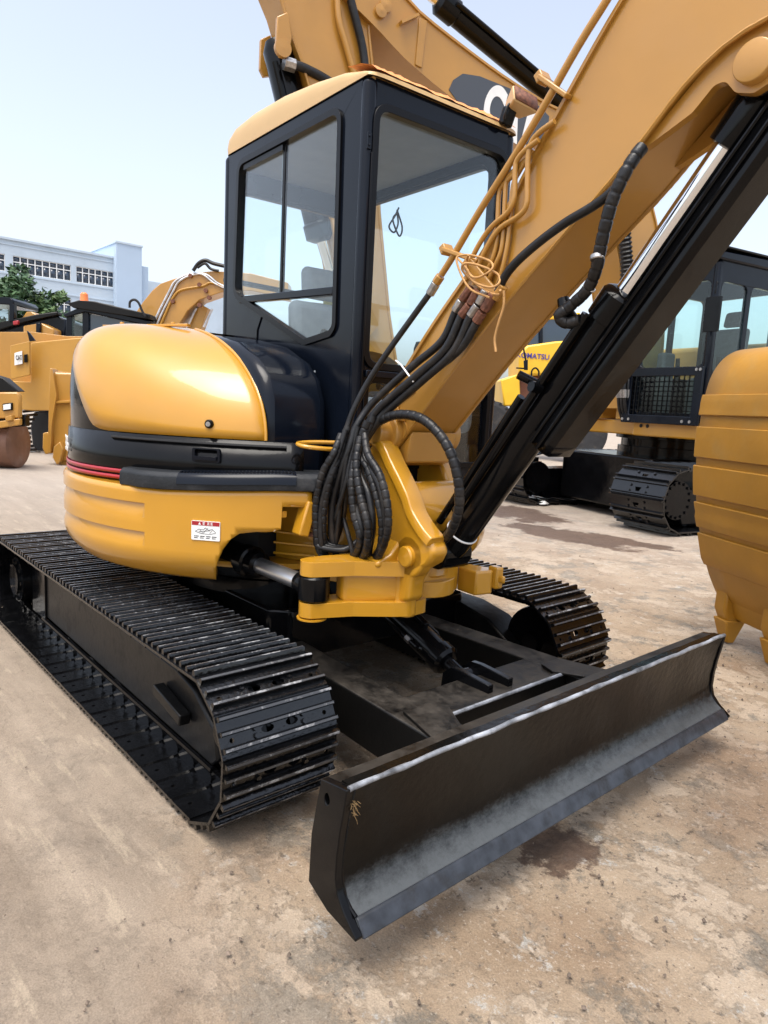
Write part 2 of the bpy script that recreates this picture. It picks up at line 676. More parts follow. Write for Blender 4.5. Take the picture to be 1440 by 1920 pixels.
def ground_material():
    m = bpy.data.materials.new('ground_dirt')
    m.use_nodes = True
    n, l = m.node_tree.nodes, m.node_tree.links
    b = n['Principled BSDF']
    tc = n.new('ShaderNodeTexCoord')
    co = tc.outputs['Object']

    def noise(scale, detail=8, rough=0.6, vec=None, dist=0.0):
        t = n.new('ShaderNodeTexNoise')
        t.inputs['Scale'].default_value = scale
        t.inputs['Detail'].default_value = detail
        t.inputs['Roughness'].default_value = rough
        t.inputs['Distortion'].default_value = dist
        l.new(vec or co, t.inputs['Vector'])
        return t.outputs['Fac']

    def ramp(fac, p0, p1, c0=(0, 0, 0), c1=(1, 1, 1)):
        r = n.new('ShaderNodeValToRGB')
        r.color_ramp.elements[0].position = p0
        r.color_ramp.elements[1].position = p1
        r.color_ramp.elements[0].color = (*c0, 1)
        r.color_ramp.elements[1].color = (*c1, 1)
        l.new(fac, r.inputs['Fac'])
        return r.outputs['Color']

    def mix(fac, a, c, mode='MIX'):
        x = n.new('ShaderNodeMix')
        x.data_type = 'RGBA'
        x.blend_type = mode
        if isinstance(fac, float):
            x.inputs['Factor'].default_value = fac
        else:
            l.new(fac, x.inputs['Factor'])
        for k, q in (('A', a), ('B', c)):
            if isinstance(q, tuple):
                x.inputs[k].default_value = (*q, 1)
            else:
                l.new(q, x.inputs[k])
        return x.outputs['Result']

    def math_(op, a, c=None):
        x = n.new('ShaderNodeMath')
        x.operation = op
        for k, q in enumerate((a, c)):
            if q is None:
                continue
            if isinstance(q, (int, float)):
                x.inputs[k].default_value = q
            else:
                l.new(q, x.inputs[k])
        return x.outputs[0]

    sep = n.new('ShaderNodeSeparateXYZ')
    l.new(co, sep.inputs[0])
    # swept, smoother dirt on the driving lane beside the right-hand track
    lane = math_('ADD', math_('MULTIPLY', sep.outputs['Y'], 0.8), math_('MULTIPLY', sep.outputs['X'], 0.35))
    lane = math_('ADD', lane, math_('MULTIPLY', noise(1.1, 6, 0.65), 0.9))
    smooth_mask = ramp(lane, 0.0, 1.0)
    mr = n.new('ShaderNodeMapRange')
    l.new(lane, mr.inputs['Value'])
    mr.inputs['From Min'].default_value = 0.25
    mr.inputs['From Max'].default_value = -0.25
    smooth_mask = mr.outputs['Result']
    def off(dx, dy):
        v = n.new('ShaderNodeVectorMath')
        v.operation = 'ADD'
        l.new(co, v.inputs[0])
        v.inputs[1].default_value = (dx, dy, dx * 0.3)
        return v.outputs[0]

    tan = mix(ramp(noise(1.6, 12, 0.62), 0.38, 0.62), (0.285, 0.200, 0.125), (0.405, 0.305, 0.205))
    crust = ramp(noise(3.6, 14, 0.72, off(7, 3)), 0.500, 0.545)
    tan = mix(math_('MULTIPLY', crust, 0.75), tan, (0.47, 0.368, 0.262))
    grey = ramp(noise(2.4, 14, 0.76, off(-4, 9)), 0.535, 0.585)
    tan = mix(math_('MULTIPLY', grey, 0.72), tan, (0.195, 0.172, 0.135))
    tan = mix(math_('MULTIPLY', ramp(noise(5.2, 14, 0.8, off(2, -6)), 0.575, 0.625), 0.75), tan, (0.50, 0.475, 0.42))
    tan = mix(math_('MULTIPLY', ramp(noise(1.1, 8, 0.6, off(5, 5)), 0.52, 0.66), 0.5), tan, (0.27, 0.165, 0.095))
    tan = mix(math_('MULTIPLY', ramp(noise(34, 5, 0.65), 0.60, 0.67), 0.75), tan, (0.095, 0.07, 0.05))
    tan = mix(math_('MULTIPLY', ramp(noise(75, 4, 0.6, off(1, 1)), 0.60, 0.68), 0.5), tan, (0.56, 0.48, 0.38))
    mp = n.new('ShaderNodeMapping')
    mp.inputs['Rotation'].default_value = (0, 0, R(-6))
    mp.inputs['Scale'].default_value = (0.5, 2.8, 1)
    l.new(co, mp.inputs['Vector'])
    lanec = mix(ramp(noise(1.5, 10, 0.62, mp.outputs[0]), 0.36, 0.66), (0.225, 0.172, 0.122), (0.325, 0.256, 0.186))
    lanec = mix(math_('MULTIPLY', ramp(noise(2.2, 12, 0.7, off(3, 3)), 0.53, 0.62), 0.55), lanec, (0.205, 0.162, 0.120))
    lanec = mix(math_('MULTIPLY', ramp(noise(3.4, 12, 0.7, mp.outputs[0]), 0.55, 0.62), 0.5), lanec, (0.42, 0.335, 0.235))
    lanec = mix(math_('MULTIPLY', ramp(noise(45, 5, 0.65), 0.62, 0.70), 0.5), lanec, (0.13, 0.10, 0.075))
    base = mix(smooth_mask, tan, lanec)
    # far yard: paler, dusty concrete
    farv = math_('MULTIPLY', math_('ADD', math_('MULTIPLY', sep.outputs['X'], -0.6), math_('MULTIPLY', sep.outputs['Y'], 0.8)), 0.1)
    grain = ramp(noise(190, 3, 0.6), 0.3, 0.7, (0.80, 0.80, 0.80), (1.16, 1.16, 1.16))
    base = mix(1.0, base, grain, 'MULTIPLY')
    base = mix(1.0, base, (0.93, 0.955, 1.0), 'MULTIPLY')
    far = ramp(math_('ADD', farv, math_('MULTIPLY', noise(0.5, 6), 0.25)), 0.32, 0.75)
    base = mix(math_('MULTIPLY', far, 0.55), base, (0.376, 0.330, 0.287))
    # oil and water stains, each with its own outline
    st = None
    for (sx, sy, rad, asp) in STAINS:
        vm = n.new('ShaderNodeVectorMath')
        vm.operation = 'SUBTRACT'
        l.new(co, vm.inputs[0])
        vm.inputs[1].default_value = (sx, sy, 0)
        mp2 = n.new('ShaderNodeMapping')
        mp2.inputs['Rotation'].default_value = (0, 0, R(42))
        mp2.inputs['Scale'].default_value = (1 / rad, asp / rad, 0.0)
        l.new(vm.outputs[0], mp2.inputs['Vector'])
        ln = n.new('ShaderNodeVectorMath')
        ln.operation = 'LENGTH'
        l.new(mp2.outputs[0], ln.inputs[0])
        d = math_('ADD', ln.outputs['Value'], math_('MULTIPLY', math_('SUBTRACT', noise(1.9 / rad, 10, 0.7), 0.5), 2.3))
        s_ = ramp(d, 0.80, 0.98, (1, 1, 1), (0, 0, 0))
        st = s_ if st is None else math_('MAXIMUM', st, s_)
    base = mix(math_('MULTIPLY', st, 0.82), base, (0.075, 0.04, 0.026))
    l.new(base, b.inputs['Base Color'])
    rg = n.new('ShaderNodeMapRange')
    l.new(st, rg.inputs['Value'])
    rg.inputs['To Min'].default_value = 0.9
    rg.inputs['To Max'].default_value = 0.62
    l.new(rg.outputs['Result'], b.inputs['Roughness'])
    b.inputs['Specular IOR Level'].default_value = 0.3
    h1 = math_('MULTIPLY', noise(9, 14, 0.74), 0.028)
    h2 = math_('MULTIPLY', noise(70, 8, 0.7), 0.004)
    h3 = math_('ADD', math_('MULTIPLY', crust, 0.004), math_('MULTIPLY', grey, -0.003))
    hh = math_('ADD', math_('ADD', h1, h2), h3)
    sm = n.new('ShaderNodeMapRange')
    l.new(smooth_mask, sm.inputs['Value'])
    sm.inputs['To Min'].default_value = 1.0
    sm.inputs['To Max'].default_value = 0.42
    hh = math_('MULTIPLY', hh, sm.outputs['Result'])
    bp = n.new('ShaderNodeBump')
    bp.inputs['Strength'].default_value = 0.9
    bp.inputs['Distance'].default_value = 1.0
    l.new(hh, bp.inputs['Height'])
    l.new(bp.outputs['Normal'], b.inputs['Normal'])
    MATS['ground'] = m


_s = [(1.987,-0.170,0.000),(-3.658,6.502,0.000),(-1.756,5.579,0.000),(-1.173,5.956,0.000),(0.368,0.342,0.000),(2.340,0.008,0.000)]
STAINS = [(_s[0][0], _s[0][1], 0.17, 1.0), (_s[1][0], _s[1][1], 1.15, 1.5), (_s[2][0], _s[2][1], 1.1, 2.4),
          (_s[3][0], _s[3][1], 0.7, 3.0)]
ground_material()


def axis_coords(c, fine, lo, hi, far):
    xs = []
    x = lo
    while x <= hi:
        xs.append(x); x += fine
    step = fine
    a = lo
    left = []
    while a > -far:
        step *= 1.35; a -= step; left.append(a)
    step = fine
    a = xs[-1]
    right = []
    while a < far:
        step *= 1.35; a += step; right.append(a)
    return left[::-1] + xs + right


gx = axis_coords(0, 0.045, -4, 4.6, 900)
gy = axis_coords(0, 0.045, -3.2, 6.5, 900)
rows = []
for x in gx:
    row = []
    for y in gy:
        fade = max(0.0, 1 - max(abs(x) / 9, abs(y) / 12))
        z = (mnoise.noise(Vector((x * 0.9, y * 0.9, 1.3))) * 0.010 + mnoise.noise(Vector((x * 3.7, y * 3.7, 5.1))) * 0.006 - 0.012) * fade
        row.append((x, y, z))
    rows.append(row)
g = MB().grid(rows).build('ground', 'ground', recalc=False, angle=180)
if g.data.polygons[0].normal.z < 0:
    g.data.flip_normals()
tag(g, kind='structure')

# loose stones and crumbs on the dirt
b = MB()
for k in range(2600):
    if k < 2000:
        x, y = random.uniform(1.4, 4.2), random.uniform(-2.0, 3.5)
    else:
        x, y = random.uniform(-3, 4), random.uniform(-3, 6)
    s = random.choice([0.0018, 0.002, 0.0025, 0.003, 0.004, 0.005, 0.0075]) * random.uniform(0.7, 1.2)
    o = V((x, y, s * 0.2))
    vs = []
    for i in range(6):
        d = [(1, 0, 0), (-1, 0, 0), (0, 1, 0), (0, -1, 0), (0, 0, 1), (0, 0, -1)][i]
        vs.append(o + V(d) * s * random.uniform(0.6, 1.4))
    b.add(vs, [(0, 2, 4), (2, 1, 4), (1, 3, 4), (3, 0, 4), (2, 0, 5), (1, 2, 5), (3, 1, 5), (0, 3, 5)])
tag(b.build('loose_stones', 'pebble', angle=20), 'small loose stones and crumbs scattered over the dirt', 'stones', kind='stuff')

# ================================================================== compact excavator
HR = R(-3.5)       # upper body slewed a little against the tracks
EX = empty('compact_excavator', (0, 0, 0), 0,
           'yellow and black compact excavator with cab, dozer blade and raised boom in the foreground', 'excavator')


def part(b, name, mt, **k):
    return b.build(name, mt, EX, **k)


def hpart(b, name, mt, **k):
    return b.build(name, mt, EX, rz=HR, **k)


# ---- tracks
TW, TS, TRO, XF, XR_ = 1.17, 0.47, 0.274, 1.085, -1.60
ZC = 0.296


def track_pos(s):
    """path of the plate surface; returns point (x,z) and outward normal"""
    L = XF - XR_
    arc = PI * TRO
    s = s % (2 * L + 2 * arc)
    if s < L:
        return (XR_ + s, ZC + TRO), (0, 1)
    s -= L
    if s < arc:
        a = PI / 2 - s / TRO
        return (XF + TRO * math.cos(a), ZC + TRO * math.sin(a)), (math.cos(a), math.sin(a))
    s -= arc
    if s < L:
        return (XF - s, ZC - TRO), (0, -1)
    s -= L
    a = -PI / 2 - s / TRO
    return (XR_ + TRO * math.cos(a), ZC + TRO * math.sin(a)), (math.cos(a), math.sin(a))


NSH = 48
PER = 2 * (XF - XR_) + 2 * PI * TRO
PITCH = PER / NSH


def shoe_mesh():
    """local: x along the track, y across, z outwards"""
    b = MB()
    h = PITCH * 0.5
    holes = []
    for yy in (-0.05, 0.05):
        holes.append([(0.014 * math.cos(t) * 1.0 + 0.012, yy + 0.026 * math.sin(t)) for t in [2 * PI * k / 10 for k in range(10)]])
    for yy in (-0.19, 0.19):
        holes.append([(0.009 * math.cos(t) + 0.018, yy + 0.009 * math.sin(t)) for t in [2 * PI * k / 8 for k in range(8)]])
    outer = [(-h * 0.97, -TS / 2), (h * 0.97, -TS / 2), (h * 0.97, TS / 2), (-h * 0.97, TS / 2)]
    b.plate(outer, holes, 'z', -0.011, 0)
    for xx, hh, w in ((-h * 0.80, 0.022, 0.010), (-h * 0.12, 0.019, 0.009), (h * 0.62, 0.022, 0.010)):
        p = [(xx - w, -0.001), (xx + w, -0.001), (xx + w * 0.80, hh * 0.86), (xx + w * 0.60, hh), (xx - w * 0.60, hh), (xx - w * 0.80, hh * 0.86)]
        b.prism(p, 'y', -TS / 2 + 0.004, TS / 2 - 0.004)
        b.box(xx - w * 0.42, xx + w * 0.42, -TS / 2 + 0.006, TS / 2 - 0.006, hh - 0.002, hh + 0.0012, 1)
    # folded lip that laps the next shoe
    b.prism([(h * 0.97, -0.011), (h * 1.10, -0.017), (h * 1.10, -0.010), (h * 0.97, 0.0)], 'y', -TS / 2, TS / 2)
    for yy in (-0.098, 0.098):
        for xx in (0.0, 0.026):
            b.hexbolt((xx + 0.0, yy, 0), (0, 0, 1), 0.010, 0.009)
    return b


def link_mesh():
    b = MB()
    h = PITCH * 0.5
    for yy in (-0.062, 0.062):
        p = rounded([(-h * 1.12, -0.078), (h * 1.12, -0.078), (h * 1.12, -0.030), (h * 0.7, -0.0115), (-h * 0.7, -0.0115), (-h * 1.12, -0.030)], 0.02, 3)
        b.prism(p, 'y', yy - 0.013, yy + 0.013)
    b.cyl((-h, -0.085, -0.054), (-h, 0.085, -0.054), 0.017, 10)
    return b


shoe0 = link0 = None
for side in (-1, 1):
    yc = side * (TW - TS / 2)
    tr = empty('track', (0, 0, 0))
    tr.parent = EX
    tr['label'] = 'black steel crawler track on the near side' if side < 0 else 'black steel crawler track on the far side'
    for k in range(NSH):
        (px, pz), (nx, nz) = track_pos(k * PITCH + 0.03)
        zax = Vector((nx, 0, nz))
        yax = Vector((0, 1, 0))
        xax = yax.cross(zax)
        wob = R(random.uniform(-1.2, 1.2))
        M = Matrix.Translation((px, yc, pz)) @ Matrix((xax, yax, zax)).transposed().to_4x4() @ Matrix.Rotation(wob, 4, 'Y')
        if shoe0 is None:
            shoe0 = shoe_mesh().build('track_shoe', ['black_track', 'grouser_wear_glint'], tr, angle=30)
            shoe0.matrix_local = M
            link0 = link_mesh().build('chain_link', 'black_gloss', tr, angle=30)
            link0.matrix_local = M
        else:
            copy_to(shoe0, 'track_shoe', tr, M)
            copy_to(link0, 'chain_link', tr, M)
    # frame
    s = side
    y0, y1 = sorted((s * 1.0, s * 0.80))
    fr = MB()
    fr.prism([(-1.28, 0.135), (0.96, 0.105), (1.01, 0.15), (0.985, 0.26), (0.82, 0.36), (0.60, 0.405), (-1.22, 0.43), (-1.30, 0.36)], 'y', y0, y1)
    part(fr, 'track_frame', 'black_satin', bevel=0.012)
    ya, yb = sorted((s * 0.975, s * 0.83))
    fr = MB()
    fr.box(-1.15, 0.95, ya, yb, 0.085, 0.112)
    fr.cyl((-1.25, s * 1.003, 0.115), (0.98, s * 1.003, 0.098), 0.014, 8)
    part(fr, 'frame_rail', 'black_gloss')
    if side < 0:
        fr = MB()
        fr.beam((0.53, -1.03, 0.285), (0.79, -1.03, 0.24), 0.05, 0.05)
        part(fr, 'step_bracket', 'black_satin', bevel=0.006)
        fr = MB()
        fr.plate([(-1.45, 0.12), (-1.18, 0.12), (-1.18, 0.46), (-1.45, 0.46)], [], 'y', -1.012, -0.995)
        part(fr, 'guard_plate', 'black_gloss', bevel=0.004)
    for k in range(6):
        xx = -1.15 + k * 0.39
        rl = MB().lathe([(0.03, -0.055), (0.06, -0.055), (0.06, -0.04), (0.05, -0.035), (0.05, 0.035), (0.06, 0.04), (0.06, 0.055), (0.03, 0.055)], (xx, yc + s * -0.02, 0.135), (0, 1, 0), 20)
        part(rl, 'track_roller', 'black_gloss')
    idl = MB().lathe([(0.05, -0.1), (0.06, -0.06), (0.17, -0.045), (0.19, -0.05), (0.195, -0.03), (0.195, 0.03), (0.19, 0.05), (0.17, 0.045), (0.06, 0.06), (0.05, 0.1)], (XF, yc, ZC), (0, 1, 0), 32)
    part(idl, 'front_idler', 'black_gloss')
    sp = []
    for k in range(40):
        a = 2 * PI * k / 40
        rr = 0.215 if k % 2 == 0 else 0.185
        sp.append((XR_ + rr * math.cos(a), ZC + rr * math.sin(a)))
    q = MB().prism(sp, 'y', yc - 0.03, yc + 0.03)
    q.cyl((XR_, yc, ZC), (XR_, yc + s * 0.13, ZC), 0.145, 28)
    q.cyl((XR_, yc + s * 0.13, ZC), (XR_, yc + s * 0.15, ZC), 0.10, 24)
    for k in range(10):
        a = 2 * PI * k / 10
        q.hexbolt((XR_ + 0.125 * math.cos(a), yc + s * 0.13, ZC + 0.125 * math.sin(a)), (0, s, 0), 0.012, 0.012)
    part(q, 'drive_sprocket', 'black_gloss')

# ---- centre frame and slew ring
b = MB()
b.prism([(-0.95, -0.5), (0.55, -0.5), (0.62, -0.42), (0.62, 0.42), (0.55, 0.5), (-0.95, 0.5)], 'z', 0.30, 0.56)
for xx in (-0.85, 0.30):
    for s in (-1, 1):
        b.box(xx, xx + 0.26, min(s * 0.45, s * 0.86), max(s * 0.45, s * 0.86), 0.20, 0.46)
part(b, 'centre_frame', 'black_gloss', bevel=0.015)
part(MB().lathe([(0.40, 0.54), (0.56, 0.54), (0.56, 0.62), (0.54, 0.625), (0.54, 0.69), (0.58, 0.69), (0.58, 0.765), (0.3, 0.765)], (-0.12, 0, 0), (0, 0, 1), 48), 'slew_ring', 'black_gloss')

# ---- dozer blade
prof = [(1.978, 0.540), (1.962, 0.470), (1.951, 0.406), (1.942, 0.340), (1.941, 0.285), (1.948, 0.250), (1.962, 0.222), (1.984, 0.200), (2.012, 0.183),
        (2.041, 0.147), (2.000, 0.147), (1.925, 0.160), (1.895, 0.25), (1.893, 0.40), (1.908, 0.50), (1.930, 0.540)]
BW = 1.14
BL = empty('dozer_blade')
BL.parent = EX
BL['label'] = 'black curved dozer blade across the front'
rows = []
NB = 46
for j in range(NB + 1):
    y = -BW + 0.012 + (2 * BW - 0.024) * j / NB
    w = 0.0018 * mnoise.noise(Vector((y * 6, 0.3, 0)))
    rows.append([(x + w * 1.5, y, z + (mnoise.noise(Vector((y * 9, i * 0.5, 3))) * 0.003 if i in (0, 15) else 0)) for i, (x, z) in enumerate(prof)])
b = MB().grid(rows, close=True)
n_ = len(prof)
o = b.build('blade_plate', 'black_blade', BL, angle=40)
# cutting edge bolted along the bottom
b = MB()
b.prism([(2.012, 0.188), (2.022, 0.184), (2.050, 0.145), (2.040, 0.139), (2.00, 0.165)], 'y', -BW + 0.013, BW - 0.013)
b.build('cutting_edge', 'blade_edge', BL, bevel=0.003)
# worn top lip
b = MB()
pth = []
for j in range(60):
    y = -BW + 2 * BW * j / 59
    pth.append((1.9735 + 0.003 * mnoise.noise(Vector((y * 11, 2, 0))), y, 0.5395 + 0.0035 * mnoise.noise(Vector((y * 8, 7, 0)))))
b.tube(pth, [0.0078 + 0.0035 * mnoise.noise(Vector((p[1] * 13, 1, 4))) for p in pth], 8)
b.build('top_lip', 'worn_edge', BL, angle=60)
# rear top flange with dried dirt
b = MB().prism([(1.868, 0.522), (1.868, 0.512), (1.955, 0.527), (1.955, 0.537)], 'y', -BW + 0.012, BW - 0.012)
b.build('top_flange', 'black_dusty', BL)
endp = [(1.980, 0.541), (1.868, 0.523), (1.833, 0.344), (1.828, 0.195), (1.918, 0.158), (2.043, 0.1455), (2.045, 0.155), (1.992, 0.196), (1.960, 0.232), (1.949, 0.275), (1.951, 0.34), (1.959, 0.41), (1.970, 0.47)]
hole = [(1.897 + 0.011 * math.cos(t), 0.478 + 0.017 * math.sin(t)) for t in [2 * PI * k / 12 for k in range(12)]]
for s in (-1, 1):
    MB().plate(endp, [hole], 'y', s * BW - 0.012, s * BW + 0.012).build('end_plate', 'black_gloss', BL, bevel=0.003)
# weld bead along the near end plate
b = MB()
pth = resample(spline([(1.978, -1.126, 0.535), (1.964, -1.126, 0.47), (1.952, -1.126, 0.40), (1.943, -1.126, 0.34), (1.943, -1.126, 0.275), (1.958, -1.126, 0.23), (1.98, -1.126, 0.203), (2.012, -1.126, 0.187)], 5), 0.008)
b.tube(pth, [0.004 + 0.0022 * random.random() for _ in pth], 6)
b.build('weld_bead', 'black_gloss', BL)
b = MB()
for k in range(30):
    p = V((1.975 + random.uniform(-.008, .008), -1.122 + random.uniform(-.010, .012), 0.49 + random.uniform(-.03, .012)))
    q = p + V((random.uniform(0, .012), random.uniform(-.008, .012), random.uniform(-.022, .004)))
    b.tube([p, (p + q) / 2 + V((.004, 0, 0)), q], 0.0006, 4)
tag(b.build('dry_grass', 'straw', BL), kind='stuff')

# ---- push arms
for s in (-1, 1):
    b = MB()
    yi0, yi1 = s * 0.33, s * 0.48
    yo0, yo1 = s * 0.41, s * 0.56
    z0, z1 = 0.19, 0.395
    xb, xf = 0.30, 1.90
    def arm_pt(x, t):
        u = (x - xb) / (xf - xb)
        return yi0 * (1 - t) * (1 - u) + yi1 * t * (1 - u) + yo0 * (1 - t) * u + yo1 * t * u
    ring = []
    for x in (xb, xf):
        ring.append([(x, arm_pt(x, 0), z0), (x, arm_pt(x, 1), z0), (x, arm_pt(x, 1), z1), (x, arm_pt(x, 0), z1)])
    b.add(ring[0] + ring[1], [(0, 1, 2, 3), (7, 6, 5, 4), (0, 4, 5, 1), (1, 5, 6, 2), (2, 6, 7, 3), (3, 7, 4, 0)])
    part(b, 'push_arm', 'black_dusty', bevel=0.008)
    b = MB()
    b.prism([(1.50, s * 0.36), (1.58, s * 0.33), (1.70, s * 0.40), (1.88, s * 0.38), (1.89, s * 0.70), (1.76, s * 0.575), (1.50, s * 0.50)], 'z', 0.397, 0.409)
    part(b, 'gusset_plate', 'black_dusty', bevel=0.003)
b = MB()
b.prism([(1.385, -0.40), (1.60, -0.40), (1.60, 0.40), (1.385, 0.40)], 'z', 0.36, 0.393)
b.box(1.585, 1.615, -0.40, 0.40, 0.20, 0.40)
part(b, 'cross_plate', 'black_dusty', bevel=0.004)
b = MB().tube([(1.612, -0.385, 0.397), (1.612, 0.385, 0.397)], 0.008, 8)
part(b, 'cross_edge', 'worn_edge')
for s in (-1, 1):
    b = MB().prism([(1.29, 0.30), (1.30, 0.40), (1.345, 0.437), (1.40, 0.440), (1.56, 0.428), (1.56, 0.392), (1.40, 0.385)], 'y', s * 0.064 - 0.015, s * 0.064 + 0.015)
    part(b, 'cylinder_lug', 'black_gloss', bevel=0.003)
# blade lift cylinder
bc = empty('blade_cylinder')
bc.parent = EX
A, Bp = V((0.60, 0, 0.665)), V((1.36, 0, 0.370))
d = (Bp - A).normalized()
MB().lathe([(0.050, 0), (0.064, 0.01), (0.064, 0.63), (0.072, 0.635), (0.072, 0.685), (0.060, 0.70), (0.034, 0.705)], A, d, 28).build('barrel', 'black_gloss', bc)
MB().cyl(A + d * 0.66, Bp, 0.034, 20).build('rod', 'black_gloss', bc)
MB().cyl(Bp + V((0, -0.05, 0)), Bp + V((0, 0.05, 0)), 0.048, 24).build('rod_eye', 'black_gloss', bc)
nn = d.cross(V((0, 1, 0))).normalized()
if nn.z < 0:
    nn = -nn
for s, h in ((-1, 0.075), (1, 0.055)):
    o_ = V((0, s * 0.045, 0)) + nn * (0.045 if s > 0 else 0.02)
    if s < 0:
        o_ = V((0, -0.075, 0))
    MB().tube([A + d * 0.05 + o_, A + d * 0.56 + o_, A + d * 0.6 + o_ * 0.6], 0.011, 10).build('oil_pipe', 'black_gloss', bc)
MB().beam(A + d * 0.38 + nn * 0.074, A + d * 0.52 + nn * 0.074, 0.03, 0.022, nn).build('pipe_block', 'black_gloss', bc, bevel=0.004)
MB().cyl(A + d * 0.49 + V((0, -0.075, 0)), A + d * 0.52 + V((0, -0.075, 0)), 0.017, 6).build('union_nut', 'steel', bc)
MB().cyl(A + d * 0.55 + V((0, -0.072, 0)), A + d * 0.575 + V((0, -0.066, 0)), 0.015, 6).build('union_nut', 'black_gloss', bc)

# ---- upper body: skirt, deck, hood
SC = (-0.12, -0.03)


def rh(th):
    t = max(0.0, min(1.0, (-th - 50) / 45))
    return 1.045 + 0.060 * t * t * (3 - 2 * t)


def circ(th, r):
    return SC[0] + r * math.cos(R(th)), SC[1] + r * math.sin(R(th))


def lerp_tab(x, tab):
    for (a, va), (b_, vb) in zip(tab, tab[1:]):
        if x <= b_:
            t = (x - a) / (b_ - a) if b_ > a else 0
            return va + (vb - va) * max(0, min(1, t))
    return tab[-1][1]


ths = [-22.5, -24, -26, -28.7, -28.9, -30.5, -32, -34, -36, -37.5, -38.8, -39.6, -40.4, -41.2, -42.0, -42.8, -43.6] + [-45 - 1.6 * k for k in range(9)] + [-59.5, -60.1] + [-62 - 3 * k for k in range(90)]
ths = [t for t in ths if t > -338]


def z_low(th):
    return lerp_tab(-th, [(22, 1.095), (28.8, 1.095), (28.85, 1.0), (31, 0.985), (34, 0.985), (37.5, 0.975), (39.6, 0.945), (41.2, 0.90), (42.4, 0.84), (43.6, 0.75), (400, 0.75)])


def skirt_r(th, z):
    r = 1.135
    u_ = max(0.0, 1 - ((th + 315) / 32) ** 2)
    r += 0.055 * u_
    if z < 0.86:
        r -= 0.075 * ((0.86 - z) / 0.11) ** 1.7
    if z > 1.118:
        r -= 0.012 * ((z - 1.118) / 0.02) ** 2
    if -th > 59.8:
        for zt, zb in ((1.07, 1.008), (0.945, 0.885)):
            if zb < z < zt:
                r -= 0.017 * (z - zb) / (zt - zb)
    return r


zr = [0.75, 0.758, 0.770, 0.785, 0.803, 0.825, 0.86, 0.884, 0.9445, 0.9455, 0.975, 1.007, 1.0695, 1.0705, 1.095, 1.112, 1.122, 1.131, 1.138]
rows = []
for z in zr:
    row = []
    for th in ths:
        zz = max(z, z_low(th)) + (0.026 * max(0, min(1, (th + 55) / 25)) if z > 1.08 else 0)
        x, y = circ(th, skirt_r(th, min(zz, z) if z > 1.08 else zz))
        row.append((x, y, zz))
    rows.append(row)
rows.append([(*circ(t, rh(t) + 0.008), p[2] + 0.006) for t, p in zip(ths, rows[-1])])
b = MB().grid(rows)
hpart(b, 'side_skirt', 'yellow', solid=0.03, angle=28)
b = MB()
b.prism([circ(t, 1.09) for t in range(0, 360, 6)], 'z', 1.10, 1.13)
hpart(b, 'deck_plate', 'black_gloss')
b = MB()
b.prism([circ(t, 0.92) for t in range(0, 360, 6)], 'z', 0.775, 0.80)
hpart(b, 'floor_plate', 'yellow')
b = MB()
b.prism([circ(t, 0.80) for t in range(-330, -30, 6)], 'z', 0.80, 1.10)
hpart(b, 'bulkhead', 'black_deep')
# front swing frame
b = MB()
b.prism([(0.55, -0.42), (0.86, -0.26), (0.99, -0.17), (0.99, 0.17), (0.86, 0.30), (0.55, 0.45)], 'z', 0.80, 1.10)
for z0, z1 in ((0.73, 0.80), (1.02, 1.11)):
    pl = [(0.80, -0.30), (1.06, -0.16)] + [(1.12 + 0.155 * math.cos(R(a)), 0.155 * math.sin(R(a))) for a in range(-80, 81, 16)] + [(1.06, 0.16), (0.80, 0.34)]
    b.prism(pl, 'z', z0, z1)
hpart(b, 'swing_frame', 'yellow', bevel=0.012)
b = MB()
for k in range(3):
    b.beam((0.62, -0.47 - 0.0 * k, 0.84 + 0.05 * k), (0.84, -0.30, 0.845 + 0.045 * k), 0.012, 0.012)
b.box(0.80, 0.83, -0.36, -0.31, 0.82, 1.0)
hpart(b, 'frame_rib', 'yellow', bevel=0.004)
# valve block and short hoses inside the notch
q = [(0.900,-0.460,1.117),(0.900,-0.501,0.972)]
b = MB()
b.beam(q[0], q[1], 0.05, 0.07, (1, 0, 0))
hpart(b, 'valve_cover', 'yellow', bevel=0.008)
for k in range(4):
    z = 1.075 - 0.032 * k
    hose('valve_pipe', [(0.80, -0.44, z + 0.01), (0.87, -0.46, z), (0.93, -0.44, z - 0.008)], 0.010, EX, 'rust', HR)
for k in range(3):
    hose('valve_hose', [(0.90, -0.42 + 0.02 * k, 0.96), (0.96, -0.44 + 0.03 * k, 0.93), (1.02, -0.36 + 0.04 * k, 0.92), (1.05, -0.30 + 0.04 * k, 0.96)], 0.014, EX, 'rubber', HR)
b = MB()
b.box(0.845, 0.865, -0.575, -0.545, 1.045, 1.075)
hpart(b, 'bolt_tab', 'yellow', bevel=0.004)

# black lower hood band, red stripes, step
def band(r0, z0, z1, t0, t1, step=3.0, r1=None):
    n = max(2, int(abs(t1 - t0) / step))
    A_ = [t0 + (t1 - t0) * k / n for k in range(n + 1)]
    return MB().grid([[(*circ(t, rh(t) + r0), z0) for t in A_], [(*circ(t, rh(t) + (r0 if r1 is None else r1)), z1) for t in A_]])


hpart(band(0.012, 1.13, 1.358, -24, -330, r1=0.004), 'lower_hood', 'black_gloss', solid=0.02)
for z0 in (1.153, 1.180):
    hpart(band(0.0145, z0, z0 + 0.017, -66, -128, r1=0.0140), 'red_stripe', 'red', solid=0.003)
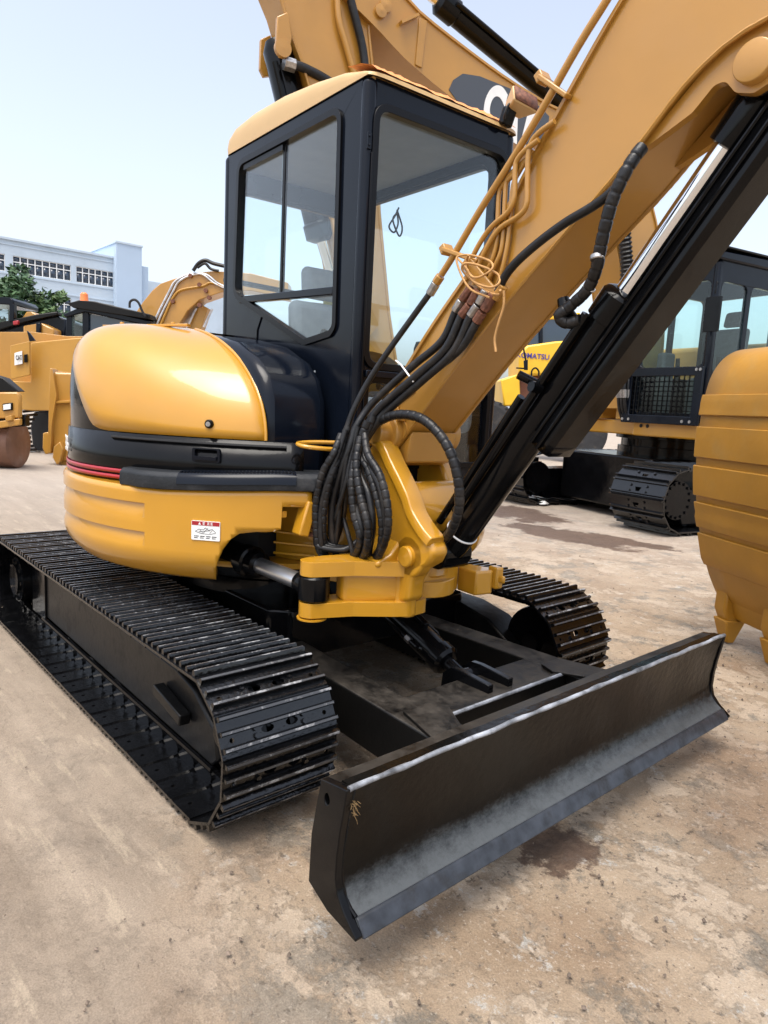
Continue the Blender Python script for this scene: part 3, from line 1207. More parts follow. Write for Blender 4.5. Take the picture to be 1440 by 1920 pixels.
# groove line above the handle
A_ = [-28 - 3 * k for k in range(16)]
b = MB().tube([(*circ(t, rh(t) + 0.006), 1.338) for t in A_], 0.006, 6)
hpart(b, 'hood_seam', 'black_deep')
cx, cy = circ(-46.5, 1.051)
M = frame((cx, cy, 1.288), (math.sin(R(46.5)), math.cos(R(46.5)), 0), (0, 0, 1))
b = MB()
b.plate(rounded([(-0.062, -0.03), (0.062, -0.03), (0.062, 0.03), (-0.062, 0.03)], 0.012), [rounded([(-0.05, -0.018), (0.05, -0.018), (0.05, 0.024), (-0.05, 0.024)], 0.008)], 'z', -0.004, 0.014)
b.beam((-0.05, -0.012, 0.02), (0.05, -0.012, 0.02), 0.016, 0.012)
o = b.build('door_handle', 'black_cab', EX, bevel=0.003)
o.matrix_local = Matrix.Rotation(HR, 4, 'Z') @ M

n_ = 20
A_ = [-8 - 59 * k / n_ for k in range(n_ + 1)]
sec = [(0.99, 1.138), (1.148, 1.138), (1.152, 1.16), (1.147, 1.196), (1.13, 1.212), (0.99, 1.216)]
rows = []
for t in A_:
    row = []
    for rr, zz in sec:
        zz += 0.024 * max(0, min(1, (t + 55) / 25))
        f = 1.0 if t > -64 else 0.985
        # the front of the step runs straight in front of the cab
        row.append((*circ(t, rr * f), zz))
    rows.append(row)
b = MB().grid(rows, close=True)
b.add(rows[0], [tuple(range(6))])
b.add(rows[-1], [tuple(range(6))])
hpart(b, 'step_cover', 'plastic_step', bevel=0.004)
A_ = [-26 - 25 * k / 16 for k in range(17)]
rows = []
for t in A_:
    dz = 0.024 * max(0, min(1, (t + 55) / 25))
    rows.append([(*circ(t, rr), zz + dz) for rr, zz in [(1.09, 1.2155), (1.118, 1.2165), (1.140, 1.2085), (1.1535, 1.19), (1.1575, 1.165), (1.150, 1.163), (1.09, 1.205)]])
b = MB().grid(rows, close=True)
for k in range(33):
    t = -26.5 - 24 * k / 32
    dz = 0.024 * max(0, min(1, (t + 55) / 25))
    b.beam((*circ(t, 1.10), 1.2175 + dz), (*circ(t, 1.136), 1.214 + dz), 0.008, 0.006)
hpart(b, 'tread_strip', 'black_cab')

# yellow engine hood
HC = Vector((-0.30, -0.60))
RH = 1.045
ZT, ZB = 1.885, 1.36


def hood_rho(ph, cy=None):
    d = Vector((math.cos(R(ph)), math.sin(R(ph))))
    o_ = (HC if cy is None else Vector((HC.x, cy))) - Vector(SC)
    a, c = 0.0, 3.0
    for _ in range(40):
        m_ = (a + c) / 2
        q = o_ + d * m_
        th = math.degrees(math.atan2(q.y, q.x))
        if th > 0:
            th -= 360
        if q.length < rh(th):
            a = m_
        else:
            c = m_
    return a


def hood_pt(ph, t, inset=0.0):
    n = 2.0 + 1.5 * math.sin(R(ph)) ** 2 + (0.9 if ph < -100 else 0.9 * max(0, (-ph - 50) / 50))
    rho = hood_rho(ph) - inset
    s = max(0.0, math.cos(t)) ** (2 / n)
    zf = max(0.0, math.sin(t)) ** (2 / n)
    return (HC.x + rho * s * math.cos(R(ph)), HC.y + rho * s * math.sin(R(ph)), ZB + (ZT - ZB) * zf - inset), n


def t_low(ph):
    zl = lerp_tab(-ph, [(0, 1.362), (46, 1.362), (51, 1.367), (56, 1.385), (61, 1.44), (68, 1.52), (77, 1.607), (90, 1.70), (105, 1.75), (180, 1.76)])
    _, n = hood_pt(ph, 0.5)
    return math.asin(min(1, max(0, (zl - ZB) / (ZT - ZB)) ** (n / 2)))


phs = [-2.5 * k for k in range(73)]
rows, rows2 = [], []
for ph in phs:
    tl = t_low(ph)
    rows.append([hood_pt(ph, tl + (PI / 2 - tl) * k / 22)[0] for k in range(23)])
    rows2.append([hood_pt(ph, (tl + 0.03) * k / 12, 0.006)[0] for k in range(13)])
hood = hpart(MB().grid(rows), 'engine_hood', 'yellow', angle=60, solid=0.012)
hood['label'] = 'rounded yellow engine hood with key lock'
hpart(MB().grid(rows2[16:]), 'rear_panel', 'black_gloss', angle=60)
pth = [V(p) + V((0, 0.004, 0)) for p in rows[0][:19]]
hpart(MB().tube(pth, 0.007, 8), 'hood_edge', 'yellow')
# rear and left hood, out of sight from the front
rows = []
for k in range(17):
    y = -0.60 + 1.20 * k / 16
    xo = SC[0] - math.sqrt(1.105 ** 2 - (y - SC[1]) ** 2)
    rows.append([(-0.30 + (xo + 0.30) * math.cos(t) ** 0.55, y, ZB + (ZT - ZB) * math.sin(t) ** 0.55) for t in [PI / 2 * j / 14 for j in range(15)]])
for k in range(1, 13):
    ph = 180 - 7.5 * k
    d = Vector((math.cos(R(ph)), math.sin(R(ph))))
    o_ = Vector((-0.30, 0.60)) - Vector(SC)
    B_ = o_.dot(d)
    rho = -B_ + math.sqrt(B_ * B_ - (o_.length_squared - 1.105 ** 2))
    rows.append([(-0.30 + rho * d.x * math.cos(t) ** 0.6, 0.60 + rho * d.y * math.cos(t) ** 0.6, ZB + (ZT - ZB) * math.sin(t) ** 0.6) for t in [PI / 2 * j / 14 for j in range(15)]])
hpart(MB().grid(rows), 'rear_hood', 'yellow', angle=60)
# hinge strip on top of the hood and the key lock
q = [(-0.185,-0.891,1.872),(-0.221,-0.520,1.872)]
b = MB()
zt_ = 1.868
b.beam((-0.40, -0.92, 1.866), (0.02, -0.64, 1.878), 0.03, 0.012)
b.cyl((-0.31, -0.86, 1.876), (-0.31, -0.86, 1.888), 0.011, 8)
b.cyl((-0.06, -0.69, 1.882), (-0.06, -0.69, 1.892), 0.011, 8)
hpart(b, 'hinge_strip', 'yellow', bevel=0.002)
lk = V([(0.599,-0.781,1.420)][0])
ld = V((lk.x - SC[0], lk.y - SC[1], 0)).normalized()
b = MB()
b.lathe([(0.019, -0.012), (0.019, 0.010), (0.015, 0.016)], lk, ld, 18)
hpart(b, 'key_lock', 'black_gloss')
hpart(MB().lathe([(0.0105, 0.0165), (0.0105, 0.0185), (0.001, 0.0185)], lk, ld, 14), 'lock_core', 'steel')

# black cover between hood and cab
b = MB()
b.prism([(0.74, 1.13), (0.745, 1.40), (0.735, 1.54), (0.69, 1.635), (0.60, 1.71), (0.40, 1.79), (0.12, 1.835), (-0.46, 1.87), (-0.46, 1.13)], 'y', -0.598, -0.27)
hpart(b, 'side_cover', 'black_cab', bevel=0.05, seg=4)

# model mark on the rear panel
th = -99
cx, cy = circ(th, 1.12)
Mt = frame((cx, cy, 1.27), (-math.sin(R(th)), math.cos(R(th)), 0), (0, 0, 1))
text_mesh('model_mark', '306', 0.11, 'white', EX, Mt, 0.001, rz=HR)

# warning label
lp = V([(0.686,-0.829,0.978)][0])
la = math.degrees(math.atan2(lp.y - SC[1], lp.x - SC[0]))
Ml = frame((*circ(la, 1.1375), lp.z), (-math.sin(R(la)), math.cos(R(la)), 0), (0, 0, 1))
Mh = Matrix.Rotation(HR, 4, 'Z') @ Ml


def lab(b, name, mt, par=None):
    o = b.build(name, mt, par or EX)
    if par is None:
        o.matrix_local = Mh
    return o


sl = lab(MB().prism(rounded([(-0.062, -0.041), (0.062, -0.041), (0.062, 0.041), (-0.062, 0.041)], 0.005), 'z', -0.004, 0.0012), 'safety_label', 'white')
sl['label'] = 'white warning sticker with red band and small drawing'
lab(MB().prism([(-0.060, 0.022), (0.060, 0.022), (0.060, 0.039), (-0.060, 0.039)], 'z', 0.0013, 0.0019), 'red_band', 'red', sl)
b = MB()
b.prism([(-0.032, 0.025), (-0.020, 0.025), (-0.026, 0.036)], 'z', 0.002, 0.0026)
for i, x in enumerate((-0.008, 0.012, 0.026)):
    b.box(x - 0.005, x + 0.005, 0.0345, 0.0365, 0.002, 0.0026)
    b.box(x - 0.005, x + 0.005, 0.0298, 0.0314, 0.002, 0.0026)
    b.box(x - 0.005, x + 0.005, 0.0252, 0.0268, 0.002, 0.0026)
    b.box(x - 0.001, x + 0.001, 0.0252, 0.0365, 0.0026, 0.003)
lab(b, 'band_print', 'white', sl)
b = MB()
pts = [(-0.045, -0.004), (-0.03, 0.006), (-0.01, 0.004), (0.0, 0.013), (0.012, 0.004), (0.03, 0.008), (0.045, -0.006), (0.02, -0.014), (-0.02, -0.012), (-0.045, -0.004)]
for p, q_ in zip(pts, pts[1:]):
    b.beam((*p, 0.0018), (*q_, 0.0018), 0.0014, 0.0008)
for p, q_ in (((-0.03, -0.005), (0.02, 0.002)), ((-0.01, -0.01), (0.01, 0.012)), ((-0.025, 0.003), (-0.012, -0.008)), ((0.018, -0.01), (0.03, 0.004))):
    b.beam((*p, 0.0018), (*q_, 0.0018), 0.0014, 0.0008)
for i in range(4):
    b.box(-0.05 + 0.026 * i, -0.03 + 0.026 * i, -0.026, -0.0225, 0.0013, 0.0018)
    b.box(-0.05 + 0.026 * i, -0.034 + 0.026 * i, -0.033, -0.0300, 0.0013, 0.0018)
lab(b, 'label_print', 'ink', sl)

# ---- cab
CAB = empty('cab')
CAB.parent = EX
CAB.rotation_euler.z = HR
CAB['label'] = 'black framed glazed operator cab with yellow roof'
CX0, CX1, CY0, CY1, CZ0, CZ1 = -0.46, 0.90, -0.25, 0.64, 1.13, 2.865


def cpart(b, name, mt, parent=CAB, **k):
    return b.build(name, mt, parent, **k)


pw = 0.045
win_r = [(-0.275, 2.790), (0.705, 2.790), (0.725, 1.872), (0.690, 1.842), (0.465, 1.812), (-0.30, 2.105)]
win_r_ = rounded(win_r, [0.07, 0.07, 0.05, 0.04, 0.06, 0.09], 6)
cpart(MB().plate([(CX0 + pw, CZ0), (CX1 - pw, CZ0), (CX1 - pw, CZ1), (CX0 + pw, CZ1)], [win_r_], 'y', CY0 + 0.006, CY0 + 0.05), 'right_panel', 'black_cab', bevel=0.004)
win_f = [(-0.205, 1.700), (0.595, 1.700), (0.595, 2.765), (-0.205, 2.765)]
win_f_ = rounded(win_f, 0.075, 6)
win_fl = rounded([(-0.19, 1.26), (0.585, 1.26), (0.585, 1.645), (-0.19, 1.645)], 0.05, 5)
cpart(MB().plate([(CY0 + pw, CZ0), (CY1 - pw, CZ0), (CY1 - pw, CZ1), (CY0 + pw, CZ1)], [win_f_, win_fl], 'x', CX1 - 0.05, CX1 - 0.006), 'front_panel', 'black_cab', bevel=0.004)
win_b = rounded([(-0.16, 1.95), (0.55, 1.95), (0.55, 2.70), (-0.16, 2.70)], 0.07, 5)
cpart(MB().plate([(CY0 + pw, CZ0), (CY1 - pw, CZ0), (CY1 - pw, CZ1), (CY0 + pw, CZ1)], [win_b], 'x', CX0 + 0.006, CX0 + 0.05), 'rear_panel', 'black_cab', bevel=0.004)
win_l = rounded([(-0.30, 1.40), (0.78, 1.40), (0.78, 2.76), (-0.30, 2.76)], 0.09, 5)
cpart(MB().plate([(CX0 + pw, CZ0), (CX1 - pw, CZ0), (CX1 - pw, CZ1), (CX0 + pw, CZ1)], [win_l], 'y', CY1 - 0.05, CY1 - 0.006), 'door', 'black_cab', bevel=0.004)
for sx, cx in ((1, CX1), (-1, CX0)):
    for sy, cy in ((1, CY1), (-1, CY0)):
        x0, x1 = sorted((cx, cx - sx * 0.062))
        y0, y1 = sorted((cy, cy - sy * 0.062))
        cpart(MB().box(x0, x1, y0, y1, CZ0, CZ1), 'pillar', 'black_cab', bevel=0.026, seg=4)
# rubber seals
def seal(poly, w, axis, a, b_, name='window_seal'):
    outer = offset_poly(poly, 0.012)
    inner = offset_poly(poly, -w * 0.75)
    return cpart(MB().plate(outer, [inner], axis, a, b_), name, 'seal', bevel=0.004)


seal(win_r_, 0.022, 'y', CY0 - 0.006, CY0 + 0.03)
seal(win_f_, 0.026, 'x', CX1 - 0.03, CX1 + 0.008)
seal(win_fl, 0.018, 'x', CX1 - 0.03, CX1 + 0.004)
seal(win_b, 0.018, 'x', CX0 - 0.004, CX0 + 0.03)
seal(win_l, 0.02, 'y', CY1 - 0.03, CY1 + 0.004)
# side window: transom rail, sliding sash post, upper and lower panes
b = MB()
b.beam((-0.235, CY0 + 0.012, 2.072), (0.705, CY0 + 0.012, 2.030), 0.034, 0.036)
cpart(b, 'transom_rail', 'black_cab', bevel=0.005)
b = MB().box(0.188, 0.212, CY0 + 0.012, CY0 + 0.03, 2.06, 2.775)
cpart(b, 'sash_post', 'seal', bevel=0.003)
b = MB().box(0.155, 0.186, CY0 + 0.026, CY0 + 0.034, 2.07, 2.775)
cpart(b, 'sash_glass_edge', 'glass_green')
inner = offset_poly(win_r_, -0.004)
cpart(MB().prism(offset_poly(win_r_, -0.002), 'y', CY0 + 0.016, CY0 + 0.021), 'window_pane', 'glass')
cpart(MB().prism(win_f_, 'x', CX1 - 0.024, CX1 - 0.019), 'windscreen', 'glass')
cpart(MB().prism(win_fl, 'x', CX1 - 0.024, CX1 - 0.019), 'lower_windscreen', 'glass')
cpart(MB().prism(win_b, 'x', CX0 + 0.019, CX0 + 0.024), 'rear_pane', 'glass')
cpart(MB().prism(win_l, 'y', CY1 - 0.024, CY1 - 0.019), 'door_pane', 'glass')
# sash top runner
b = MB().box(-0.22, 0.20, CY0 + 0.002, CY0 + 0.034, 2.742, 2.768)
cpart(b, 'sash_runner', 'seal')
b = MB().box(0.665, 0.68, CY0 + 0.03, CY0 + 0.05, 2.30, 2.38)
cpart(b, 'sash_latch', 'black_deep')
# front hinge plate and drip channel on the corner pillar
b = MB().box(CX1 - 0.001, CX1 + 0.005, -0.243, -0.222, 2.58, 2.645)
for z in (2.595, 2.63):
    b.cyl((CX1 + 0.005, -0.2325, z), (CX1 + 0.009, -0.2325, z), 0.005, 8)
cpart(b, 'hinge_plate', 'black_cab', bevel=0.001)
b = MB().box(CX1 - 0.002, CX1 + 0.010, -0.2225, -0.2145, 1.60, 2.57)
cpart(b, 'drip_channel', 'seal', bevel=0.002)
b = MB().box(CX1 - 0.004, CX1 + 0.014, -0.20, 0.60, 1.655, 1.685)
cpart(b, 'screen_rail', 'black_cab', bevel=0.004)
# panel joint below the side window
b = MB().tube([(0.04, CY0 + 0.003, 1.99), (-0.02, CY0 + 0.003, 1.90), (-0.03, CY0 + 0.003, 1.75)], 0.004, 6)
cpart(b, 'panel_seam', 'seal')
# roof
rp = [(-0.470, 2.862), (-0.480, 2.92), (-0.455, 2.980), (-0.36, 3.025), (-0.15, 3.045), (0.15, 3.035), (0.45, 3.0), (0.70, 2.955), (0.86, 2.905), (0.915, 2.880), (0.918, 2.862)]
rows = []
edge = [(0.0, 0.0), (0.0, 0.30), (0.001, 0.50), (0.006, 0.64), (0.018, 0.76), (0.038, 0.86), (0.07, 0.93), (0.115, 0.975), (0.19, 1.0), (0.30, 1.01)]
prof_y = [(CY0 - 0.002 + a, e) for a, e in edge] + [(CY1 + 0.002 - a, e) for a, e in reversed(edge)]
for y, e in prof_y:
    dist = min(y - (CY0 - 0.002), CY1 + 0.002 - y)
    c_ = max(0.0, 0.09 - dist)
    sh = 0.09 - math.sqrt(max(0.0, 0.09 ** 2 - c_ ** 2))
    rows.append([(x + (sh * max(0, (-0.30 - x) / 0.19) if x < -0.30 else 0) - (sh * 0.25 if x > 0.85 else 0), y, 2.862 + (z - 2.862) * e) for x, z in rp])
b = MB().grid(rows)
b.box(CX0 + 0.03, CX1 - 0.01, CY0 + 0.03, CY1 - 0.03, 2.855, 2.868)
cpart(b, 'roof', 'yellow_roof', angle=55)
b = MB().box(CX0 + 0.05, CX1 - 0.05, CY0 + 0.05, CY1 - 0.05, 2.80, 2.85)
cpart(b, 'headliner', 'grey_liner', bevel=0.01)
# flaking film along the front roof edge
rows = []
for k in range(41):
    y = -0.22 + 0.84 * k / 40
    w1, w2 = 0.008 * mnoise.noise(Vector((y * 14, 1, 0))), 0.010 * mnoise.noise(Vector((y * 22, 5, 2)))
    rows.append([(0.70 + w1 * 3, y, 2.962 + w2), (0.80 + w2, y, 2.938 + abs(w1) + 0.006), (0.88 + w1, y, 2.908 + abs(w2) * 1.4 + 0.004), (0.916 + w2 * 0.5, y, 2.886 + w1)])
cpart(MB().grid(rows), 'flaking_film', 'orange_peel', angle=70)
pth = spline([(0.66, -0.14, 2.965), (0.68, -0.11, 3.0), (0.71, -0.08, 3.005), (0.74, -0.06, 2.98), (0.72, -0.02, 2.96)], 6)
cpart(MB().tube(pth, 0.004, 6), 'roof_wire', 'orange_peel')
# work light on the roof edge
WL = empty('work_light', (0, 0, 0))
WL.parent = CAB
lc = V((0.97, 0.572, 2.965))
Mlt = frame(lc, (0.10, 1, -0.12), (-0.35, 0.15, 1)) @ Matrix.Scale(0.84, 4)
b = MB()
b.add([Mlt @ V(p) for p in [(-0.095, -0.055, 0.05), (0.095, -0.055, 0.05), (0.095, 0.045, 0.05), (-0.095, 0.045, 0.05), (-0.05, -0.035, -0.06), (0.05, -0.035, -0.06), (0.05, 0.03, -0.06), (-0.05, 0.03, -0.06)]],
      [(0, 1, 2, 3), (7, 6, 5, 4), (0, 4, 5, 1), (1, 5, 6, 2), (2, 6, 7, 3), (3, 7, 4, 0)])
b.build('lamp_housing', 'yellow_roof', WL, bevel=0.01, seg=3)
b = MB().add([Mlt @ V(p) for p in [(-0.085, -0.047, 0.052), (0.085, -0.047, 0.052), (0.085, 0.037, 0.052), (-0.085, 0.037, 0.052)]], [(0, 1, 2, 3)])
b.build('lamp_lens', 'rust', WL, solid=0.004)
b = MB()
b.beam((0.925, 0.53, 2.868), (0.945, 0.54, 2.945), 0.06, 0.045, (1, 0, 0))
b.build('lamp_bracket', 'black_gloss', WL, bevel=0.008)
hose('lamp_wire', [(0.96, 0.55, 2.96), (0.965, 0.505, 2.945), (0.955, 0.495, 2.90), (0.93, 0.525, 2.87)], 0.005, WL)
# interior
b = MB().box(CX0 + 0.05, CX1 - 0.05, CY0 + 0.05, CY1 - 0.05, 1.15, 1.20)
cpart(b, 'cab_floor', 'seat')
b = MB().box(-0.40, -0.20, -0.18, 0.58, 1.20, 1.90)
cpart(b, 'rear_shelf', 'seat', bevel=0.02)
ST = empty('operator_seat')
ST.parent = CAB
MB().box(-0.12, 0.36, 0.0, 0.44, 1.45, 1.58).build('cushion', 'seat_grey', ST, bevel=0.05, seg=3)
bk = MB().prism([(-0.12, 1.56), (0.0, 1.56), (-0.07, 2.10), (-0.17, 2.10)], 'y', 0.0, 0.44)
bk.build('backrest', 'seat_grey', ST, bevel=0.045, seg=3)
MB().prism([(-0.17, 2.12), (-0.08, 2.12), (-0.11, 2.30), (-0.19, 2.30)], 'y', 0.09, 0.35).build('headrest', 'seat_grey', ST, bevel=0.04, seg=3)
MB().box(-0.1, 0.3, 0.05, 0.4, 1.2, 1.46).build('pedestal', 'black_deep', ST)
for yy, hh in ((-0.09, 1.62), (0.53, 1.62)):
    b = MB().box(0.0, 0.42, yy - 0.07, yy + 0.06, 1.2, hh)
    cpart(b, 'arm_console', 'seat', bevel=0.03, seg=3)
    jx = 0.36
    b = MB().lathe([(0.035, 0), (0.028, 0.04), (0.012, 0.08), (0.014, 0.15), (0.024, 0.17), (0.026, 0.25), (0.018, 0.285), (0.004, 0.29)], (jx, yy, hh - 0.01), (0.12, 0, 1), 14)
    cpart(b, 'joystick', 'seal')
b = MB()
b.beam((0.72, 0.1, 1.2), (0.66, 0.1, 1.62), 0.02, 0.03, (1, 0, 0))
b.beam((0.72, 0.3, 1.2), (0.66, 0.3, 1.62), 0.02, 0.03, (1, 0, 0))
b.cyl((0.66, 0.06, 1.63), (0.66, 0.14, 1.63), 0.02, 12)
b.cyl((0.66, 0.26, 1.63), (0.66, 0.34, 1.63), 0.02, 12)
cpart(b, 'travel_levers', 'seal')
b = MB().prism([(0.62, 1.66), (0.70, 1.72), (0.66, 1.86), (0.60, 1.84)], 'y', -0.19, -0.05)
cpart(b, 'monitor', 'seal', bevel=0.012)
b = MB()
b.prism([(-0.05, 0.45), (0.03, 0.62), (0.12, 0.62), (0.24, 0.45)], 'x', 0.55, 0.57)
for i, v in enumerate(b.v):
    b.v[i] = (v[0], v[1] - 0.20, v[2] + 1.22)
cpart(b, 'floor_cover', 'seat_grey', bevel=0.005)
hose('loose_wire', [(0.80, 0.02, 2.42), (0.80, 0.0, 2.38), (0.80, -0.03, 2.33), (0.80, 0.0, 2.31), (0.80, 0.02, 2.35), (0.80, 0.01, 2.39), (0.80, -0.01, 2.36), (0.80, 0.03, 2.30), (0.80, 0.045, 2.34), (0.80, 0.01, 2.41)], 0.004, CAB)
b = MB().box(CX0 + 0.06, CX0 + 0.065, 0.40, 0.50, 2.06, 2.2)
cpart(b, 'sticker', 'sign_olive')
b = MB().cyl((CX0 - 0.08, -0.2, 2.22), (CX0 - 0.08, 0.6, 2.20), 0.016, 10)
for y_ in (-0.18, 0.58):
    b.cyl((CX0 - 0.08, y_, 2.205), (CX0 + 0.02, y_, 2.205), 0.012, 8)
cpart(b, 'rear_rail', 'black_cab')

# ---- swing bracket (king post) in front of the upper body
SB = empty('swing_bracket')
SB.parent = EX
SB.rotation_euler.z = HR
SB['label'] = 'cast yellow swing bracket carrying the boom foot'
CP = V((1.290, 0, 0.935))      # boom cylinder foot pin
FP = V((1.03, 0, 1.42))        # boom foot pin


def spart(b, name, mt='yellow', **k):
    return b.build(name, mt, SB, **k)


def xz(P):
    return [(p[0], p[2]) for p in P]


near = xz([(1.016,-0.200,1.395),(1.071,-0.200,1.367),(1.131,-0.200,1.300),(1.189,-0.200,1.239),(1.243,-0.200,1.175),(1.283,-0.200,1.111),(1.354,-0.200,1.050),(1.418,-0.200,1.017),(1.443,-0.200,0.979),(1.416,-0.200,0.931),(1.349,-0.200,0.890),(1.314,-0.200,0.834),(1.308,-0.200,0.751),(1.234,-0.200,0.723),(1.192,-0.200,0.791),(1.142,-0.200,0.864),(1.028,-0.200,0.873),(1.015,-0.200,1.028),(0.992,-0.200,1.213),(0.968,-0.200,1.327)])
spart(MB().prism(near, 'y', -0.222, -0.135), 'near_ear', bevel=0.022, seg=4)
# rolled flange along the front edge of the near ear
fl = [(p[0], -0.19, p[2]) for p in [(1.024,-0.200,1.382),(1.079,-0.200,1.354),(1.135,-0.200,1.291),(1.193,-0.200,1.231),(1.247,-0.200,1.169),(1.290,-0.200,1.105),(1.358,-0.200,1.047),(1.418,-0.200,1.012)]]
rows = []
P = spline(fl, 5)
for i, p in enumerate(P):
    t = (P[min(i + 1, len(P) - 1)] - P[max(i - 1, 0)]).normalized()
    nrm = t.cross(V((0, 1, 0))).normalized()
    if nrm.x < 0:
        nrm = -nrm
    rows.append([p + nrm * 0.012 + V((0, -0.045, 0)), p + nrm * 0.026 + V((0, -0.04, 0)), p + nrm * 0.03 + V((0, 0.0, 0)), p + nrm * 0.024 + V((0, 0.038, 0)), p - nrm * 0.012 + V((0, 0.04, 0)), p - nrm * 0.016 + V((0, -0.045, 0))])
b = MB().grid(rows, close=True)
b.add(rows[0], [tuple(range(6))]); b.add(rows[-1], [tuple(range(6))])
spart(b, 'ear_flange', angle=50, bevel=0.004)
far = xz([(0.895,0.190,1.341),(0.978,0.190,1.348),(1.056,0.190,1.293),(1.102,0.190,1.221),(1.109,0.190,1.155),(1.075,0.190,1.094),(1.038,0.190,1.020),(1.046,0.190,0.856),(0.907,0.190,0.775),(0.795,0.190,0.887),(0.756,0.190,1.097),(0.762,0.190,1.257)])
spart(MB().prism(far, 'y', 0.140, 0.215), 'far_ear', bevel=0.02, seg=4)
# boss round the cylinder pin and its cap
spart(MB().cyl(CP + V((0, -0.222, 0)), CP + V((0, -0.16, 0)), 0.088, 32), 'pin_boss', bevel=0.01, seg=3)
spart(MB().lathe([(0.044, 0), (0.044, 0.018), (0.038, 0.024), (0.001, 0.026)], CP + V((0, -0.222, 0)), (0, -1, 0), 28), 'pin_cap')
spart(MB().cyl(CP + V((0, -0.17, 0)), CP + V((0, 0.09, 0)), 0.04, 20), 'cylinder_pin', 'black_gloss')
# saddle drum between the ears
sad = [(1.02, 1.18), (1.08, 1.215), (1.16, 1.22), (1.225, 1.19), (1.265, 1.13), (1.27, 1.06), (1.22, 1.00), (1.16, 0.96), (1.02, 0.94)]
spart(MB().prism(sad, 'y', -0.17, 0.17), 'saddle', bevel=0.02, seg=3)
# post and lower knuckle
b = MB()
b.lathe([(0.12, 0.805), (0.128, 0.82), (0.128, 1.0), (0.12, 1.015)], (1.12, 0, 0), (0, 0, 1), 36)
b.prism([(1.05, -0.16), (1.19, -0.17), (1.235, -0.09), (1.235, 0.09), (1.19, 0.17), (1.05, 0.17)], 'z', 0.72, 1.0)
spart(b, 'king_post', bevel=0.02, seg=3)
# lug for the swing cylinder: two plates and a web
for z0, z1, nm in ((0.845, 0.905, 'lug_plate'), (0.675, 0.735, 'lug_plate')):
    pl = [(1.02, -0.53), (1.035, -0.58), (1.075, -0.595), (1.115, -0.575), (1.17, -0.40), (1.255, -0.255), (1.285, -0.19), (1.27, -0.08), (1.10, -0.08), (1.05, -0.30), (1.02, -0.45)]
    spart(MB().prism(rounded(pl, 0.035, 4), 'z', z0, z1), nm, bevel=0.02, seg=4)
b = MB()
b.prism([(1.06, -0.42), (1.13, -0.43), (1.20, -0.30), (1.24, -0.20), (1.10, -0.15)], 'z', 0.73, 0.85)
spart(b, 'lug_web', bevel=0.02, seg=3)
b = MB()
b.prism([(-0.15, 1.16), (-0.18, 1.13), (-0.20, 1.04), (-0.225, 0.975), (-0.265, 0.93), (-0.33, 0.906), (-0.33, 0.88), (-0.15, 0.88)], 'x', 1.06, 1.225)
spart(b, 'root_fillet', bevel=0.03, seg=4)
b = MB()
b.prism([(1.215, -0.235), (1.285, -0.205), (1.285, -0.15), (1.20, -0.15)], 'z', 0.665, 0.93)
spart(b, 'lug_rib', bevel=0.018, seg=3)
spart(MB().lathe([(0.062, 0.668), (0.062, 0.662), (0.001, 0.660)], (1.072, -0.535, 0), (0, 0, 1), 24), 'lug_pin_cap')
b = MB()
b.lathe([(0.055, 0.737), (0.064, 0.745), (0.064, 0.835), (0.055, 0.843)], (1.072, -0.530, 0), (0, 0, 1), 28)
spart(b, 'cylinder_eye', 'black_gloss')
# small casting on the far lower side
b = MB()
b.prism([(1.18, 0.17), (1.30, 0.17), (1.315, 0.26), (1.27, 0.30), (1.16, 0.26)], 'z', 0.72, 0.83)
b.box(1.275, 1.335, 0.265, 0.31, 0.745, 0.845)
b.box(1.325, 1.36, 0.28, 0.30, 0.775, 0.81)
spart(b, 'stop_block', bevel=0.012, seg=3)
# wire ring that gathers the hoses
rc = V((0.985, -0.385, 1.352))
pth = []
for k in range(25):
    a = R(20 + 320 * k / 24)
    pth.append(rc + V((0.055 * math.cos(a) * 0.9 - 0.0, 0, 0)) + V((0.06 * math.cos(a), 0.155 * math.cos(a + 1.55), 0.012 * math.sin(a))))
pr_ = [V((1.02, -0.235, 1.335)), V((0.99, -0.36, 1.342)), V((0.975, -0.46, 1.347)), V((0.945, -0.515, 1.352)), V((0.90, -0.525, 1.358)), V((0.865, -0.49, 1.362)), V((0.875, -0.42, 1.366)), V((0.93, -0.30, 1.368)), V((0.99, -0.20, 1.37))]
spart(MB().tube(spline(pr_, 8), 0.009, 10), 'hose_ring')

# ---- swing cylinder
sc = empty('swing_cylinder')
sc.parent = EX
sc.rotation_euler.z = HR
E0, E1 = V((1.072, -0.530, 0.79)), V((0.35, -0.610, 0.815))
d = (E1 - E0).normalized()
MB().cyl(E0 + d * 0.05, E0 + d * 0.55, 0.036, 24).build('rod', 'chrome_dull', sc)
MB().lathe([(0.042, 0.03), (0.050, 0.045), (0.050, 0.085), (0.040, 0.10)], E0, d, 24).build('rod_end', 'black_gloss', sc)
MB().lathe([(0.040, 0.385), (0.058, 0.39), (0.062, 0.44), (0.074, 0.445), (0.074, 0.50), (0.066, 0.51), (0.066, 0.85), (0.03, 0.86)], E0, d, 28).build('barrel', 'black_gloss', sc)

